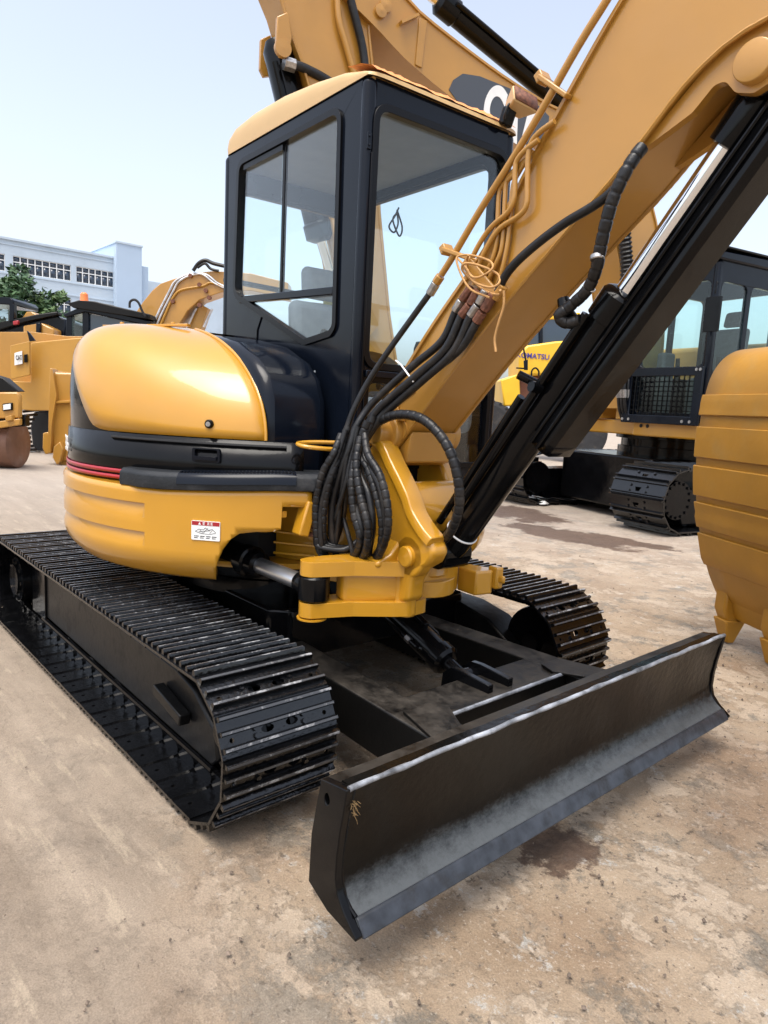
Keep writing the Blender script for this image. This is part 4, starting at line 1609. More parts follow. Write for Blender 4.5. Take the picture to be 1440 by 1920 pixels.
# ---- boom
BM = empty('boom')
BM.parent = EX
BM.rotation_euler.z = HR
BM['label'] = 'raised yellow box-section boom'
low = [(1.06, 1.352), (1.396, 1.691), (1.623, 1.902), (1.875, 2.117), (2.037, 2.250), (2.116, 2.325), (2.210, 2.420), (2.274, 2.472), (2.357, 2.518), (2.452, 2.540), (2.60, 2.555), (3.05, 2.62), (3.45, 2.70)]
top = [(0.915, 1.455), (1.025, 1.585), (1.260, 1.845), (1.503, 2.080), (1.607, 2.205), (1.720, 2.362), (1.842, 2.523), (2.023, 2.741), (2.20, 2.90), (2.45, 3.00), (3.0, 2.99), (3.50, 2.86)]
HWB = 0.13


def interp(pts, n):
    P = spline([(p[0], 0, p[1]) for p in pts], 6)
    return resample(P, sum((P[i + 1] - P[i]).length for i in range(len(P) - 1)) / n)[:n] + [P[-1]]


NL = 48
lo_, to_ = interp(low, NL), interp(top, NL)
for s in (-1, 1):
    pl = [(p.x, p.z) for p in lo_] + [(p.x, p.z) for p in reversed(to_)]
    MB().prism(pl, 'y', s * HWB - 0.006, s * HWB + 0.006).build('side_plate', 'yellow_boom', BM, angle=30)


def slab(P, w, t0, t1):
    """bent plate of width 2w following the chain P, t0..t1 measured along its normal"""
    rows = []
    for i, p in enumerate(P):
        t = (P[min(i + 1, len(P) - 1)] - P[max(i - 1, 0)]).normalized()
        n_ = V((-t.z, 0, t.x))
        a, c = p + n_ * t0, p + n_ * t1
        rows.append([(a.x, -w, a.z), (a.x, w, a.z), (c.x, w, c.z), (c.x, -w, c.z)])
    b = MB().grid(rows, close=True)
    b.add(rows[0], [(0, 1, 2, 3)])
    b.add(rows[-1], [(0, 1, 2, 3)])
    return b


slab(lo_, HWB - 0.007, 0.002, 0.014).build('bottom_plate', 'yellow_boom', BM, angle=30)
slab(to_, HWB + 0.018, -0.001, 0.012).build('top_plate', 'yellow_boom', BM, angle=30)
# weld seams along the lower corners
for s in (-1, 1):
    pth = resample([V((p.x, s * (HWB + 0.001), p.z)) for p in lo_], 0.012)
    MB().tube(pth, [0.0062 + 0.0015 * random.random() for _ in pth], 6).build('weld_seam', 'yellow_boom', BM)
# boom foot casting
foot = rounded([(0.93, 1.36), (0.985, 1.33), (1.06, 1.338), (1.15, 1.44), (1.02, 1.58), (0.92, 1.47)], 0.04, 4)
MB().prism(foot, 'y', -0.142, 0.142).build('boom_foot', 'yellow_boom', BM, bevel=0.012)
b = MB()
b.cyl(FP + V((0, -0.175, 0)), FP + V((0, -0.138, 0)), 0.085, 28)
b.cyl(FP + V((0, -0.235, 0)), FP + V((0, -0.160, 0)), 0.055, 24)
b.build('foot_bushing', 'yellow_boom', BM, bevel=0.006)
MB().cyl(FP + V((0, 0.138, 0)), FP + V((0, 0.20, 0)), 0.085, 28).build('foot_bushing', 'yellow_boom', BM, bevel=0.006)
b = MB().box(1.09, 1.125, -0.160, -0.138, 1.475, 1.51)
b.cyl((1.1075, -0.160, 1.4925), (1.1075, -0.172, 1.4925), 0.011, 10)
b.build('grease_boss', 'yellow_boom', BM, bevel=0.003)
# bottom cross plate between the ears
b = MB().prism([(1.05, 1.33), (1.16, 1.435), (1.13, 1.30), (1.06, 1.28)], 'y', -0.13, 0.13)
b.build('foot_web', 'yellow_boom', BM, bevel=0.008)
# lugs for the boom cylinder
for s in (-1, 1):
    lug = rounded([(2.08, 2.30), (2.19, 2.345), (2.26, 2.375), (2.315, 2.428), (2.345, 2.430), (2.375, 2.392), (2.425, 2.375), (2.49, 2.40), (2.54, 2.47), (2.62, 2.57), (2.35, 2.54)], 0.03, 4)
    MB().prism(lug, 'y', s * 0.098 - 0.014, s * 0.098 + 0.014).build('cylinder_lug', 'yellow_boom', BM, bevel=0.005)
LP = V((2.425, 0, 2.447))
MB().lathe([(0.052, 0), (0.052, 0.024), (0.0505, 0.0265), (0.0485, 0.0275), (0.001, 0.0276)], LP + V((0, -0.112, 0)), (0, -1, 0), 32).build('lug_pin', 'yellow_boom', BM)
MB().cyl(LP + V((0, -0.1, 0)), LP + V((0, 0.13, 0)), 0.04, 20).build('lug_shaft', 'steel', BM)
# patch of repair plate edge
b = MB()
for pa, pc in (((1.175, 1.60), (1.02, 1.565)),):
    pth = resample([V((pa[0], -0.137, pa[1])), V(((pa[0] + pc[0]) / 2 - 0.02, -0.137, 1.55)), V((1.06, -0.137, 1.49))], 0.01)
    b.tube(pth, [0.004 + 0.001 * random.random() for _ in pth], 6)
b.build('repair_weld', 'yellow_boom', BM)

# ---- boom cylinder with rod guard
BCY = empty('boom_cylinder')
BCY.parent = EX
BCY.rotation_euler.z = HR
BCY['label'] = 'black boom cylinder with bright rod and black guard'
d = (LP - CP).normalized()
Ltot = (LP - CP).length
nrm = V((d.z, 0, -d.x))          # lower / front side
MB().lathe([(0.05, -0.02), (0.062, 0.02), (0.066, 0.06), (0.066, Ltot * 0.60), (0.076, Ltot * 0.602), (0.076, Ltot * 0.648), (0.066, Ltot * 0.655), (0.045, Ltot * 0.66)], CP, d, 36).build('barrel', 'black_gloss', BCY)
MB().cyl(CP + V((0, -0.075, 0)), CP + V((0, 0.075, 0)), 0.07, 28).build('barrel_eye', 'black_gloss', BCY, bevel=0.008)
MB().cyl(CP + d * Ltot * 0.64, CP + d * (Ltot - 0.17), 0.041, 32).build('rod', 'chrome', BCY)
MB().lathe([(0.045, Ltot - 0.19), (0.060, Ltot - 0.185), (0.064, Ltot - 0.05), (0.05, Ltot - 0.01)], CP, d, 28).build('rod_end', 'black_gloss', BCY)
MB().cyl(LP + V((0, -0.08, 0)), LP + V((0, 0.08, 0)), 0.07, 28).build('rod_eye', 'black_gloss', BCY, bevel=0.008)
# guard: folded channel
g0, g1 = Ltot * 0.36, Ltot + 0.03
c0 = CP + nrm * 0.128
sec = [(-0.085, -0.05), (-0.08, 0.012), (-0.06, 0.03), (0.06, 0.03), (0.08, 0.012), (0.085, -0.05)]
rows = []
for k in range(25):
    tt = g0 + (g1 - g0) * k / 24
    e = 0.002 * mnoise.noise(Vector((tt * 3, 1, 1)))
    rows.append([c0 + d * tt + V((0, y, 0)) + nrm * (h + e) for y, h in sec])
MB().grid(rows).build('rod_guard', 'black_gloss', BCY, angle=25, solid=0.008)
# two raised ribs on the guard's near face
b = MB()
for h in (-0.048, -0.014):
    pth = [c0 + d * (g0 + (g1 - g0) * k / 30) + V((0, -0.0865 - 0.0015 * mnoise.noise(Vector((k * .6, h * 30, 0))), 0)) + nrm * h for k in range(31)]
    b.tube(pth, 0.006, 6)
b.build('guard_rib', 'black_gloss', BCY)
# oil pipes along the barrel
for yy, hh, t0, t1 in ((-0.082, -0.030, 0.22, Ltot * 0.60), (-0.055, -0.085, 0.10, Ltot * 0.40), (0.06, -0.085, 0.15, Ltot * 0.55)):
    MB().tube([CP + d * t0 + V((0, yy, 0)) + nrm * hh, CP + d * t1 + V((0, yy, 0)) + nrm * hh], 0.016, 12).build('oil_pipe', 'black_gloss', BCY)
ft = CP + d * (Ltot * 0.575) + V((0, -0.075, 0)) - nrm * 0.06
MB().tube([ft, ft - nrm * 0.05 + d * 0.005, ft - nrm * 0.09 + d * 0.03], [0.022, 0.024, 0.02], 14).build('port_elbow', 'black_gloss', BCY)
cl = CP + d * (Ltot * 0.445) + V((0, -0.07, 0))
MB().cyl(cl - nrm * 0.05 + V((0, -0.005, 0)), cl - nrm * 0.095 + V((0, -0.06, 0)), 0.016, 12).build('clamp_stud', 'black_gloss', BCY)
MB().cyl(cl - nrm * 0.02 - V((0, 0.01, 0)), cl - nrm * 0.03 - V((0, 0.05, 0)), 0.020, 12).build('clamp_bolt', 'black_gloss', BCY)
zt = CP + d * 0.12
MB().lathe([(0.069, 0.0), (0.0705, 0.004), (0.069, 0.008)], zt, d, 28).build('cable_tie', 'zip_tie', BCY)

# ---- boom pipes, clamps and hoses (all in the boom's frame)
PY = -0.165


def pipe(name, pts, r=0.0105, mt='yellow_boom', n=10, dens=6):
    return hose(name, pts, r, BM, mt, 0, False, n, dens)


pipe('boom_pipe', [(2.014,-0.165,2.791),(1.979,-0.165,2.748),(1.889,-0.165,2.656),(1.769,-0.165,2.515),(1.646,-0.165,2.381),(1.508,-0.165,2.242),(1.383,-0.165,2.103),(1.323,-0.165,2.042)], 0.0125, dens=4)
pipe('bent_pipe', [(1.819,-0.165,2.457),(1.760,-0.165,2.440),(1.727,-0.165,2.416),(1.718,-0.165,2.371),(1.724,-0.165,2.288),(1.727,-0.165,2.220),(1.695,-0.165,2.191),(1.614,-0.165,2.165),(1.561,-0.165,2.115),(1.515,-0.165,2.039),(1.502,-0.165,1.984)], 0.0095)
pipe('bent_pipe', [(1.761,-0.168,2.416),(1.706,-0.168,2.397),(1.673,-0.168,2.374),(1.667,-0.168,2.342),(1.672,-0.168,2.252),(1.647,-0.168,2.211),(1.583,-0.168,2.180),(1.535,-0.168,2.142),(1.487,-0.168,2.079),(1.464,-0.168,2.006)], 0.0095)
pipe('bent_pipe', [(1.704,-0.150,2.378),(1.641,-0.150,2.348),(1.614,-0.150,2.323),(1.613,-0.150,2.261),(1.616,-0.150,2.181),(1.613,-0.150,2.093),(1.581,-0.150,2.033),(1.547,-0.150,1.972)], 0.009)
pipe('bent_pipe', [(1.665,-0.150,2.346),(1.600,-0.150,2.315),(1.583,-0.150,2.290),(1.584,-0.150,2.222),(1.589,-0.150,2.132),(1.570,-0.150,2.062),(1.530,-0.150,2.011),(1.516,-0.150,1.966)], 0.009)
pipe('bent_pipe', [(1.725,-0.150,2.400),(1.672,-0.150,2.345),(1.646,-0.150,2.299),(1.644,-0.150,2.177),(1.638,-0.150,2.089),(1.617,-0.150,2.002),(1.589,-0.150,1.953)], 0.0085)
# clamp bars
for q in ([(1.749,-0.165,2.608),(1.858,-0.165,2.521)], [(1.336,-0.165,2.132),(1.512,-0.165,2.067)]):
    b = MB()
    b.beam(V(q[0]) + V((0, -0.006, 0)), V(q[1]) + V((0, 0.01, 0)), 0.016, 0.035, (0, 1, 0))
    b.beam(V(q[0]) + V((0, -0.018, 0)), V(q[0]) + V((0.0, 0.03, 0)), 0.034, 0.03, (1, 0, 0.6))
    b.build('pipe_clamp', 'yellow_boom', BM, bevel=0.004)
# manifold plate where pipes meet hoses
q = [(1.453,-0.170,2.077),(1.623,-0.170,1.926),(1.537,-0.170,2.008)]
b = MB()
b.beam(V(q[0]), V(q[1]), 0.05, 0.014, (0, 1, 0))
b.build('manifold_plate', 'yellow_boom', BM, bevel=0.004)
# tie wire wrapped round the pipes
w = [V(p) for p in [(1.500,-0.200,2.085),(1.474,-0.200,2.066),(1.488,-0.200,2.031),(1.555,-0.200,1.983),(1.636,-0.200,1.956),(1.657,-0.200,1.972),(1.631,-0.200,2.007),(1.558,-0.200,2.041),(1.508,-0.200,2.052),(1.488,-0.200,2.035),(1.514,-0.200,1.998),(1.585,-0.200,1.952),(1.663,-0.200,1.932),(1.687,-0.200,1.942)]]
w = [p + V((0, 0.02 * math.sin(i * 1.3), 0)) for i, p in enumerate(w)]
pipe('tie_wire', w, 0.0042, 'cord')
w = [V(p) + V((0, 0.02 * math.cos(i * 1.1), 0)) for i, p in enumerate([(1.421,-0.200,2.088),(1.481,-0.200,2.046),(1.540,-0.200,2.003),(1.593,-0.200,1.997),(1.629,-0.200,2.020),(1.601,-0.200,2.050),(1.533,-0.200,2.077),(1.472,-0.200,2.089),(1.457,-0.200,2.068),(1.530,-0.200,1.967),(1.621,-0.200,1.925)])]
pipe('tie_wire', w, 0.004, 'cord')
pipe('cord_tail', [(1.677,-0.190,1.945),(1.681,-0.190,1.891),(1.664,-0.190,1.839),(1.651,-0.190,1.785),(1.661,-0.190,1.739)], 0.0045, 'cord')
# union nuts
for q, mt_ in (([(1.318,-0.165,2.037),(1.295,-0.165,2.015)], 'yellow_boom'), ([(1.295,-0.165,2.013),(1.261,-0.165,1.976)], 'steel'), ([(1.499,-0.172,1.974),(1.458,-0.172,1.936)], 'rust'), ([(1.548,-0.185,1.958),(1.515,-0.185,1.914)], 'rust'),
               ([(1.581,-0.180,1.956),(1.551,-0.180,1.912)], 'steel'), ([(1.616,-0.175,1.940),(1.575,-0.175,1.889)], 'rust'), ([(1.452,-0.172,1.933),(1.422,-0.172,1.897)], 'steel'), ([(1.510,-0.185,1.911),(1.471,-0.185,1.876)], 'rust'),
               ([(1.546,-0.180,1.909),(1.511,-0.180,1.874)], 'steel'), ([(1.567,-0.175,1.884),(1.538,-0.175,1.850)], 'rust'), ([(1.657,-0.170,1.966),(1.618,-0.170,1.926)], 'yellow_boom')):
    MB().cyl(q[0], q[1], 0.0185, 8).build('union_nut', mt_, BM, bevel=0.002)

# hoses down to the ring
H1 = [(1.261,-0.165,1.978),(1.182,-0.190,1.879),(1.097,-0.250,1.729),(1.033,-0.290,1.608),(1.002,-0.330,1.496),(0.994,-0.360,1.395),(0.992,-0.400,1.311),(0.933,-0.420,1.199),(0.893,-0.420,1.044),(0.905,-0.400,0.904),(0.894,-0.340,0.844)]
H2 = [(1.420,-0.170,1.895),(1.369,-0.185,1.788),(1.235,-0.220,1.687),(1.066,-0.270,1.545),(1.037,-0.330,1.443),(1.036,-0.360,1.354),(1.014,-0.380,1.264),(0.975,-0.390,1.124),(0.962,-0.380,0.984),(0.966,-0.350,0.870)]
H3 = [(1.471,-0.185,1.876),(1.409,-0.200,1.755),(1.283,-0.230,1.655),(1.112,-0.270,1.524),(1.056,-0.310,1.418),(1.036,-0.340,1.343),(1.045,-0.360,1.244),(1.104,-0.360,1.119),(1.150,-0.355,1.015),(1.081,-0.320,0.890)]
H4 = [(1.511,-0.180,1.870),(1.443,-0.190,1.745),(1.299,-0.215,1.635),(1.134,-0.250,1.510),(1.067,-0.290,1.406),(1.060,-0.330,1.334),(1.096,-0.340,1.249),(1.168,-0.345,1.171),(1.193,-0.340,1.054),(1.134,-0.310,0.918)]
H5 = [(1.539,-0.175,1.846),(1.467,-0.180,1.755),(1.311,-0.200,1.657),(1.163,-0.235,1.555),(1.088,-0.280,1.447),(1.068,-0.315,1.357),(1.124,-0.325,1.292),(1.216,-0.330,1.219),(1.253,-0.325,1.117),(1.230,-0.310,0.993),(1.133,-0.280,0.893)]
for P, r, w_ in ((H1, 0.0125, False), (H2, 0.0155, False), (H3, 0.0165, False), (H4, 0.0165, False), (H5, 0.0155, False)):
    hose('boom_hose', P, r, EX, 'rubber', HR)
# further loops hanging below the ring
loops = [
    ([(1.004,-0.350,1.440),(1.008,-0.380,1.341),(1.004,-0.420,1.241),(0.972,-0.430,1.103),(0.958,-0.420,0.963),(0.937,-0.380,0.862),(0.895,-0.300,0.831)], 0.0145, True),
    ([(1.052,-0.330,1.443),(1.043,-0.350,1.337),(1.041,-0.370,1.222),(1.003,-0.380,1.094),(0.946,-0.360,1.014),(0.825,-0.300,0.954)], 0.0115, False),
    ([(1.090,-0.310,1.468),(1.059,-0.340,1.334),(1.080,-0.370,1.226),(1.105,-0.370,1.097),(1.144,-0.360,0.992),(1.056,-0.330,0.893),(0.899,-0.280,0.830)], 0.0175, True),
    ([(1.098,-0.290,1.490),(1.075,-0.330,1.335),(1.139,-0.335,1.276),(1.205,-0.335,1.175),(1.242,-0.330,1.072),(1.211,-0.310,0.956),(1.070,-0.260,0.864)], 0.0145, True),
    ([(1.037,-0.340,1.421),(1.035,-0.370,1.310),(1.015,-0.375,1.152),(0.987,-0.370,0.987),(0.936,-0.340,0.858),(0.900,-0.280,0.825)], 0.0105, False),
    ([(0.969,-0.340,1.075),(1.037,-0.340,0.971),(1.064,-0.330,0.895),(1.059,-0.280,0.859)], 0.0105, False),
    ([(1.025,-0.340,1.376),(0.991,-0.360,1.284),(1.017,-0.355,1.151),(0.959,-0.330,1.015),(0.848,-0.300,0.885),(0.706,-0.260,0.879)], 0.0115, False),
]
loops += [
    ([(1.003,-0.380,1.407),(1.013,-0.420,1.330),(0.977,-0.450,1.239),(0.945,-0.455,1.100),(0.949,-0.440,0.939),(0.960,-0.400,0.859),(0.916,-0.320,0.832)], 0.0150, True),
    ([(1.018,-0.370,1.428),(1.015,-0.400,1.330),(0.996,-0.430,1.218),(0.964,-0.440,1.080),(0.968,-0.430,0.919),(0.941,-0.360,0.846)], 0.0125, False),
    ([(1.085,-0.320,1.413),(1.148,-0.345,1.337),(1.238,-0.350,1.265),(1.289,-0.345,1.155),(1.286,-0.335,1.037),(1.180,-0.300,0.909),(1.005,-0.240,0.848)], 0.0150, True),
    ([(1.070,-0.330,1.401),(1.098,-0.365,1.294),(1.151,-0.375,1.170),(1.205,-0.370,1.047),(1.152,-0.340,0.925),(0.967,-0.270,0.838)], 0.0160, True),
]
for P, r, w_ in loops:
    hose('bracket_hose', P, r, EX, 'rubber', HR, wrap=w_)
# spiral wrapped hose arching over the boom foot to the cylinder
hose('arch_hose', [(1.002,-0.300,1.347),(1.039,-0.270,1.426),(1.118,-0.255,1.479),(1.228,-0.250,1.503),(1.347,-0.245,1.492),(1.438,-0.235,1.442),(1.500,-0.220,1.367),(1.529,-0.200,1.263),(1.518,-0.180,1.160),(1.465,-0.160,1.067),(1.366,-0.120,0.996)], 0.0185, EX, 'rubber', HR, wrap=True)
# hoses on the boom's near side to the cylinder's rod port
hose('lift_hose', [(1.627,-0.170,1.940),(1.659,-0.175,1.990),(1.715,-0.180,2.035),(1.806,-0.180,2.086),(1.908,-0.180,2.130),(2.001,-0.175,2.162),(2.061,-0.172,2.191),(2.105,-0.165,2.234)], 0.0150, EX, 'rubber', HR)
hose('lift_hose', [(2.139,-0.150,2.305),(2.130,-0.165,2.281),(2.113,-0.185,2.232),(2.085,-0.190,2.167),(2.064,-0.185,2.100),(2.042,-0.170,2.037),(2.019,-0.150,1.981),(1.968,-0.120,1.927),(1.899,-0.110,1.884),(1.866,-0.120,1.856),(1.884,-0.100,1.833),(1.931,-0.090,1.842)], 0.0185, EX, 'rubber', HR, wrap=True)
MB().lathe([(0.019, 0), (0.0215, 0.003), (0.0215, 0.014), (0.019, 0.017)], [(2.034,-0.170,2.003)][0], V((-0.25, 0.1, 1)), 16).build('hose_clamp', 'steel', BM)
MB().lathe([(0.0215, 0), (0.0215, 0.006)], [(1.977,-0.118,1.937)][0], V((-0.6, 0.1, -0.8)), 12).build('cable_tie', 'zip_tie', BM)
# white cable tie across the bundle
b = MB()
b.tube([(1.163,-0.240,1.716),(1.198,-0.240,1.699),(1.256,-0.240,1.652),(1.280,-0.240,1.632)], 0.0035, 6)
b.build('cable_tie', 'zip_tie', BM)

# ================================================================== large excavator behind
BA = R(257)
BE = empty('large_excavator', (-2.2, 9.1, 0), BA,
           'large excavator with black cab, raised lettered boom and arm hanging down behind the compact machine', 'excavator')


def bpart(b, name, mt, parent=BE, **k):
    return b.build(name, mt, parent, **k)


# tracks
bR, bXF, bXR, bZ = 0.435, 1.74, -1.95, 0.475
bN = 46
bL = bXF - bXR
bP = (2 * bL + 2 * PI * bR) / bN


def big_pos(s):
    arc = PI * bR
    s = s % (2 * bL + 2 * arc)
    if s < bL:
        return (bXR + s, bZ + bR), (0, 1)
    s -= bL
    if s < arc:
        a = PI / 2 - s / bR
        return (bXF + bR * math.cos(a), bZ + bR * math.sin(a)), (math.cos(a), math.sin(a))
    s -= arc
    if s < bL:
        return (bXF - s, bZ - bR), (0, -1)
    s -= bL
    a = -PI / 2 - s / bR
    return (bXR + bR * math.cos(a), bZ + bR * math.sin(a)), (math.cos(a), math.sin(a))


bs0 = None
for side in (-1, 1):
    yc = 1.16 if side > 0 else -1.72
    tr = empty('track')
    tr.parent = BE
    for k in range(bN):
        (px, pz), (nx, nz) = big_pos(k * bP + 0.05)
        zax, yax = Vector((nx, 0, nz)), Vector((0, 1, 0))
        M = Matrix.Translation((px, yc, pz)) @ Matrix((yax.cross(zax), yax, zax)).transposed().to_4x4()
        if bs0 is None:
            h = bP / 2
            b = MB()
            tri = [(0.03, -0.06), (0.075, 0.0), (0.03, 0.06)]
            hl = [(-0.03 + 0.02, -0.055), (0.05, -0.03), (0.05, 0.03), (-0.01, 0.055)]
            b.plate([(-h * .97, -0.47), (h * .97, -0.47), (h * .97, 0.47), (-h * .97, 0.47)], [hl], 'z', -0.02, 0)
            for xx in (-h * 0.8, h * 0.72):
                b.prism([(xx - 0.016, -0.001), (xx + 0.016, -0.001), (xx + 0.006, 0.038), (xx - 0.006, 0.038)], 'y', -0.465, 0.465)
            b.prism([(h * .97, -0.02), (h * 1.15, -0.03), (h * 1.15, -0.018), (h * .97, 0)], 'y', -0.47, 0.47)
            for yy in (-0.14, 0.14):
                for xx in (-0.03, 0.05):
                    b.hexbolt((xx, yy, 0), (0, 0, 1), 0.019, 0.018)
            bs0 = b.build('track_shoe', 'black_track', tr, angle=30)
            bs0.matrix_local = M
        else:
            copy_to(bs0, 'track_shoe', tr, M)
    fr = MB()
    fr.prism([(-1.75, 0.10), (1.45, 0.10), (1.60, 0.35), (1.45, 0.62), (-1.6, 0.66), (-1.8, 0.5)], 'y', yc - 0.22, yc + 0.22)
    bpart(fr, 'track_frame', 'black_gloss', bevel=0.02)
    sp = []
    for k in range(46):
        a = 2 * PI * k / 46
        rr = 0.40 if k % 2 == 0 else 0.34
        sp.append((bXF + rr * math.cos(a), bZ + rr * math.sin(a)))
    q = MB().prism(sp, 'y', yc - 0.05, yc + 0.05)
    q.cyl((bXF, yc - 0.3, bZ), (bXF, yc + 0.34, bZ), 0.27, 32)
    for k in range(16):
        a = 2 * PI * k / 16
        q.hexbolt((bXF + 0.24 * math.cos(a), yc + 0.34, bZ + 0.24 * math.sin(a)), (0, 1, 0), 0.02, 0.02)
    bpart(q, 'drive_sprocket', 'black_gloss')
    for k in range(8):
        q = MB().lathe([(0.05, -0.2), (0.12, -0.19), (0.12, -0.1), (0.09, -0.09), (0.09, 0.09), (0.12, 0.1), (0.12, 0.19), (0.05, 0.2)], (-1.45 + k * 0.4, yc, 0.20), (0, 1, 0), 16)
        bpart(q, 'track_roller', 'black_gloss')
b = MB()
b.prism([(-1.1, -1.35), (1.25, -1.35), (1.45, 0.75), (-1.1, 0.75)], 'z', 0.16, 0.98)
for xx in (-1.15, 0.75):
    for s in (-1, 1):
        b.box(xx, xx + 0.5, min(s * .6, s * 1.0), max(s * .6, s * 1.0), 0.35, 0.9)
bpart(b, 'centre_frame', 'black_gloss', bevel=0.03)
bpart(MB().lathe([(0.7, 0.95), (0.95, 0.95), (0.95, 1.12), (0.9, 1.13), (0.9, 1.24), (0.99, 1.25), (0.99, 1.33), (0.5, 1.33)], (0, 0, 0), (0, 0, 1), 40), 'slew_ring', 'black_gloss')
b = MB()
b.box(-2.3, 1.50, 0.36, 1.62, 1.31, 1.53)
b.box(-2.3, 1.20, -1.62, 0.30, 1.31, 1.53)
bpart(b, 'platform', 'yellow', bevel=0.025)
b = MB()
b.box(-2.1, 0.05, -1.6, 1.58, 1.535, 2.75)
bpart(b, 'engine_house', 'yellow_far', bevel=0.08, seg=3)
b = MB()
b.prism([(-2.05, -1.6), (-2.7, -1.3), (-2.95, -0.6), (-2.95, 0.6), (-2.7, 1.3), (-2.05, 1.6)], 'z', 1.25, 2.6)
bpart(b, 'counterweight', 'yellow_far', bevel=0.08, seg=3)
b = MB()
b.box(0.3, 1.35, -1.55, -0.45, 1.535, 2.3)
bpart(b, 'tool_box', 'yellow_far', bevel=0.05)
for x, z in ((1.503, 1.46), (1.503, 1.42)):
    pass
for yy in (0.52, 0.64):
    bpart(MB().cyl((1.497, yy, 1.46), (1.506, yy, 1.46), 0.028, 14), 'platform_hole', 'black_deep')
# cab
cb = empty('cab')
cb.parent = BE
X0, X1, Y0, Y1, Z0, Z1 = 0.12, 1.58, 0.34, 1.60, 1.54, 3.66


def bc_(b, name, mt, **k):
    return b.build(name, mt, cb, **k)


wf = rounded([(0.44, 2.30), (1.50, 2.30), (1.50, 3.42), (0.44, 3.42)], 0.10, 5)
wf2 = rounded([(0.44, 1.66), (1.50, 1.66), (1.50, 2.20), (0.44, 2.20)], 0.06, 4)
bc_(MB().plate([(Y0 + .05, Z0), (Y1 - .05, Z0), (Y1 - .05, Z1), (Y0 + .05, Z1)], [wf, wf2], 'x', X1 - 0.07, X1 - 0.01), 'front_frame', 'black_cab', bevel=0.01)
ws = rounded([(0.95, 2.2), (1.48, 2.2), (1.48, 3.40), (0.95, 3.40)], 0.1, 5)
ws2 = rounded([(0.22, 2.2), (0.86, 2.2), (0.86, 3.40), (0.22, 3.40)], 0.1, 5)
for yy, nm in ((Y1, 'door'), (Y0, 'right_frame')):
    a, c = sorted((yy - (0.06 if yy == Y1 else -0.06), yy - (0.005 if yy == Y1 else -0.005)))
    bc_(MB().plate([(X0 + .05, Z0), (X1 - .05, Z0), (X1 - .05, Z1), (X0 + .05, Z1)], [ws, ws2], 'y', a, c), nm, 'black_cab', bevel=0.008)
wr = rounded([(0.50, 2.5), (1.45, 2.5), (1.45, 3.4), (0.50, 3.4)], 0.1, 5)
bc_(MB().plate([(Y0 + .05, Z0), (Y1 - .05, Z0), (Y1 - .05, Z1), (Y0 + .05, Z1)], [wr], 'x', X0 + 0.01, X0 + 0.07), 'rear_frame', 'black_cab', bevel=0.01)
for x in (X0, X1 - 0.09):
    for y in (Y0, Y1 - 0.09):
        bc_(MB().box(x, x + 0.09, y, y + 0.09, Z0, Z1), 'pillar', 'black_cab', bevel=0.03, seg=3)
bc_(MB().prism(wf, 'x', X1 - 0.035, X1 - 0.027), 'windscreen', 'glass_green')
bc_(MB().prism(wf2, 'x', X1 - 0.035, X1 - 0.027), 'lower_windscreen', 'glass_green')
for w_ in (ws, ws2):
    bc_(MB().prism(w_, 'y', Y1 - 0.03, Y1 - 0.022), 'door_pane', 'glass_green')
    bc_(MB().prism(w_, 'y', Y0 + 0.022, Y0 + 0.03), 'side_pane', 'glass_green')
bc_(MB().prism(wr, 'x', X0 + 0.027, X0 + 0.035), 'rear_pane', 'glass_green')
b = MB()
b.prism([(X0 - 0.04, 3.655), (X1 + 0.05, 3.655), (X1 + 0.07, 3.70), (X1 - 0.02, 3.765), (X0 + 0.1, 3.80), (X0 - 0.05, 3.76)], 'y', Y0 - 0.04, Y1 + 0.04)
bc_(b, 'cab_roof', 'black_cab', bevel=0.025, seg=3)
bc_(MB().box(X0 - 0.06, X1 + 0.10, Y0 - 0.06, Y1 + 0.06, 3.80, 3.825), 'roof_guard', 'black_dusty', bevel=0.006)
bc_(MB().box(X0 + .1, X1 - .1, Y0 + .1, Y1 - .1, 1.55, 1.62), 'cab_floor', 'seat')
bc_(MB().box(0.3, 0.85, 0.68, 1.22, 1.62, 2.2), 'seat_base', 'seat', bevel=0.06)
bc_(MB().prism([(0.26, 2.15), (0.42, 2.15), (0.34, 2.95), (0.2, 2.95)], 'y', 0.68, 1.22), 'seat_back', 'seat', bevel=0.06)
bc_(MB().prism([(0.22, 2.97), (0.33, 2.97), (0.28, 3.2), (0.19, 3.2)], 'y', 0.8, 1.1), 'headrest', 'seat', bevel=0.05)
bc_(MB().box(1.0, 1.25, 0.45, 0.60, 1.62, 2.55), 'console', 'seat', bevel=0.04)
bc_(MB().lathe([(0.03, 0), (0.02, 0.2), (0.035, 0.25), (0.03, 0.38)], (0.95, 0.62, 2.1), (0.1, 0, 1), 10), 'joystick', 'seal')
bc_(MB().lathe([(0.03, 0), (0.02, 0.2), (0.035, 0.25), (0.03, 0.38)], (0.95, 1.3, 2.1), (0.1, 0, 1), 10), 'joystick', 'seal')
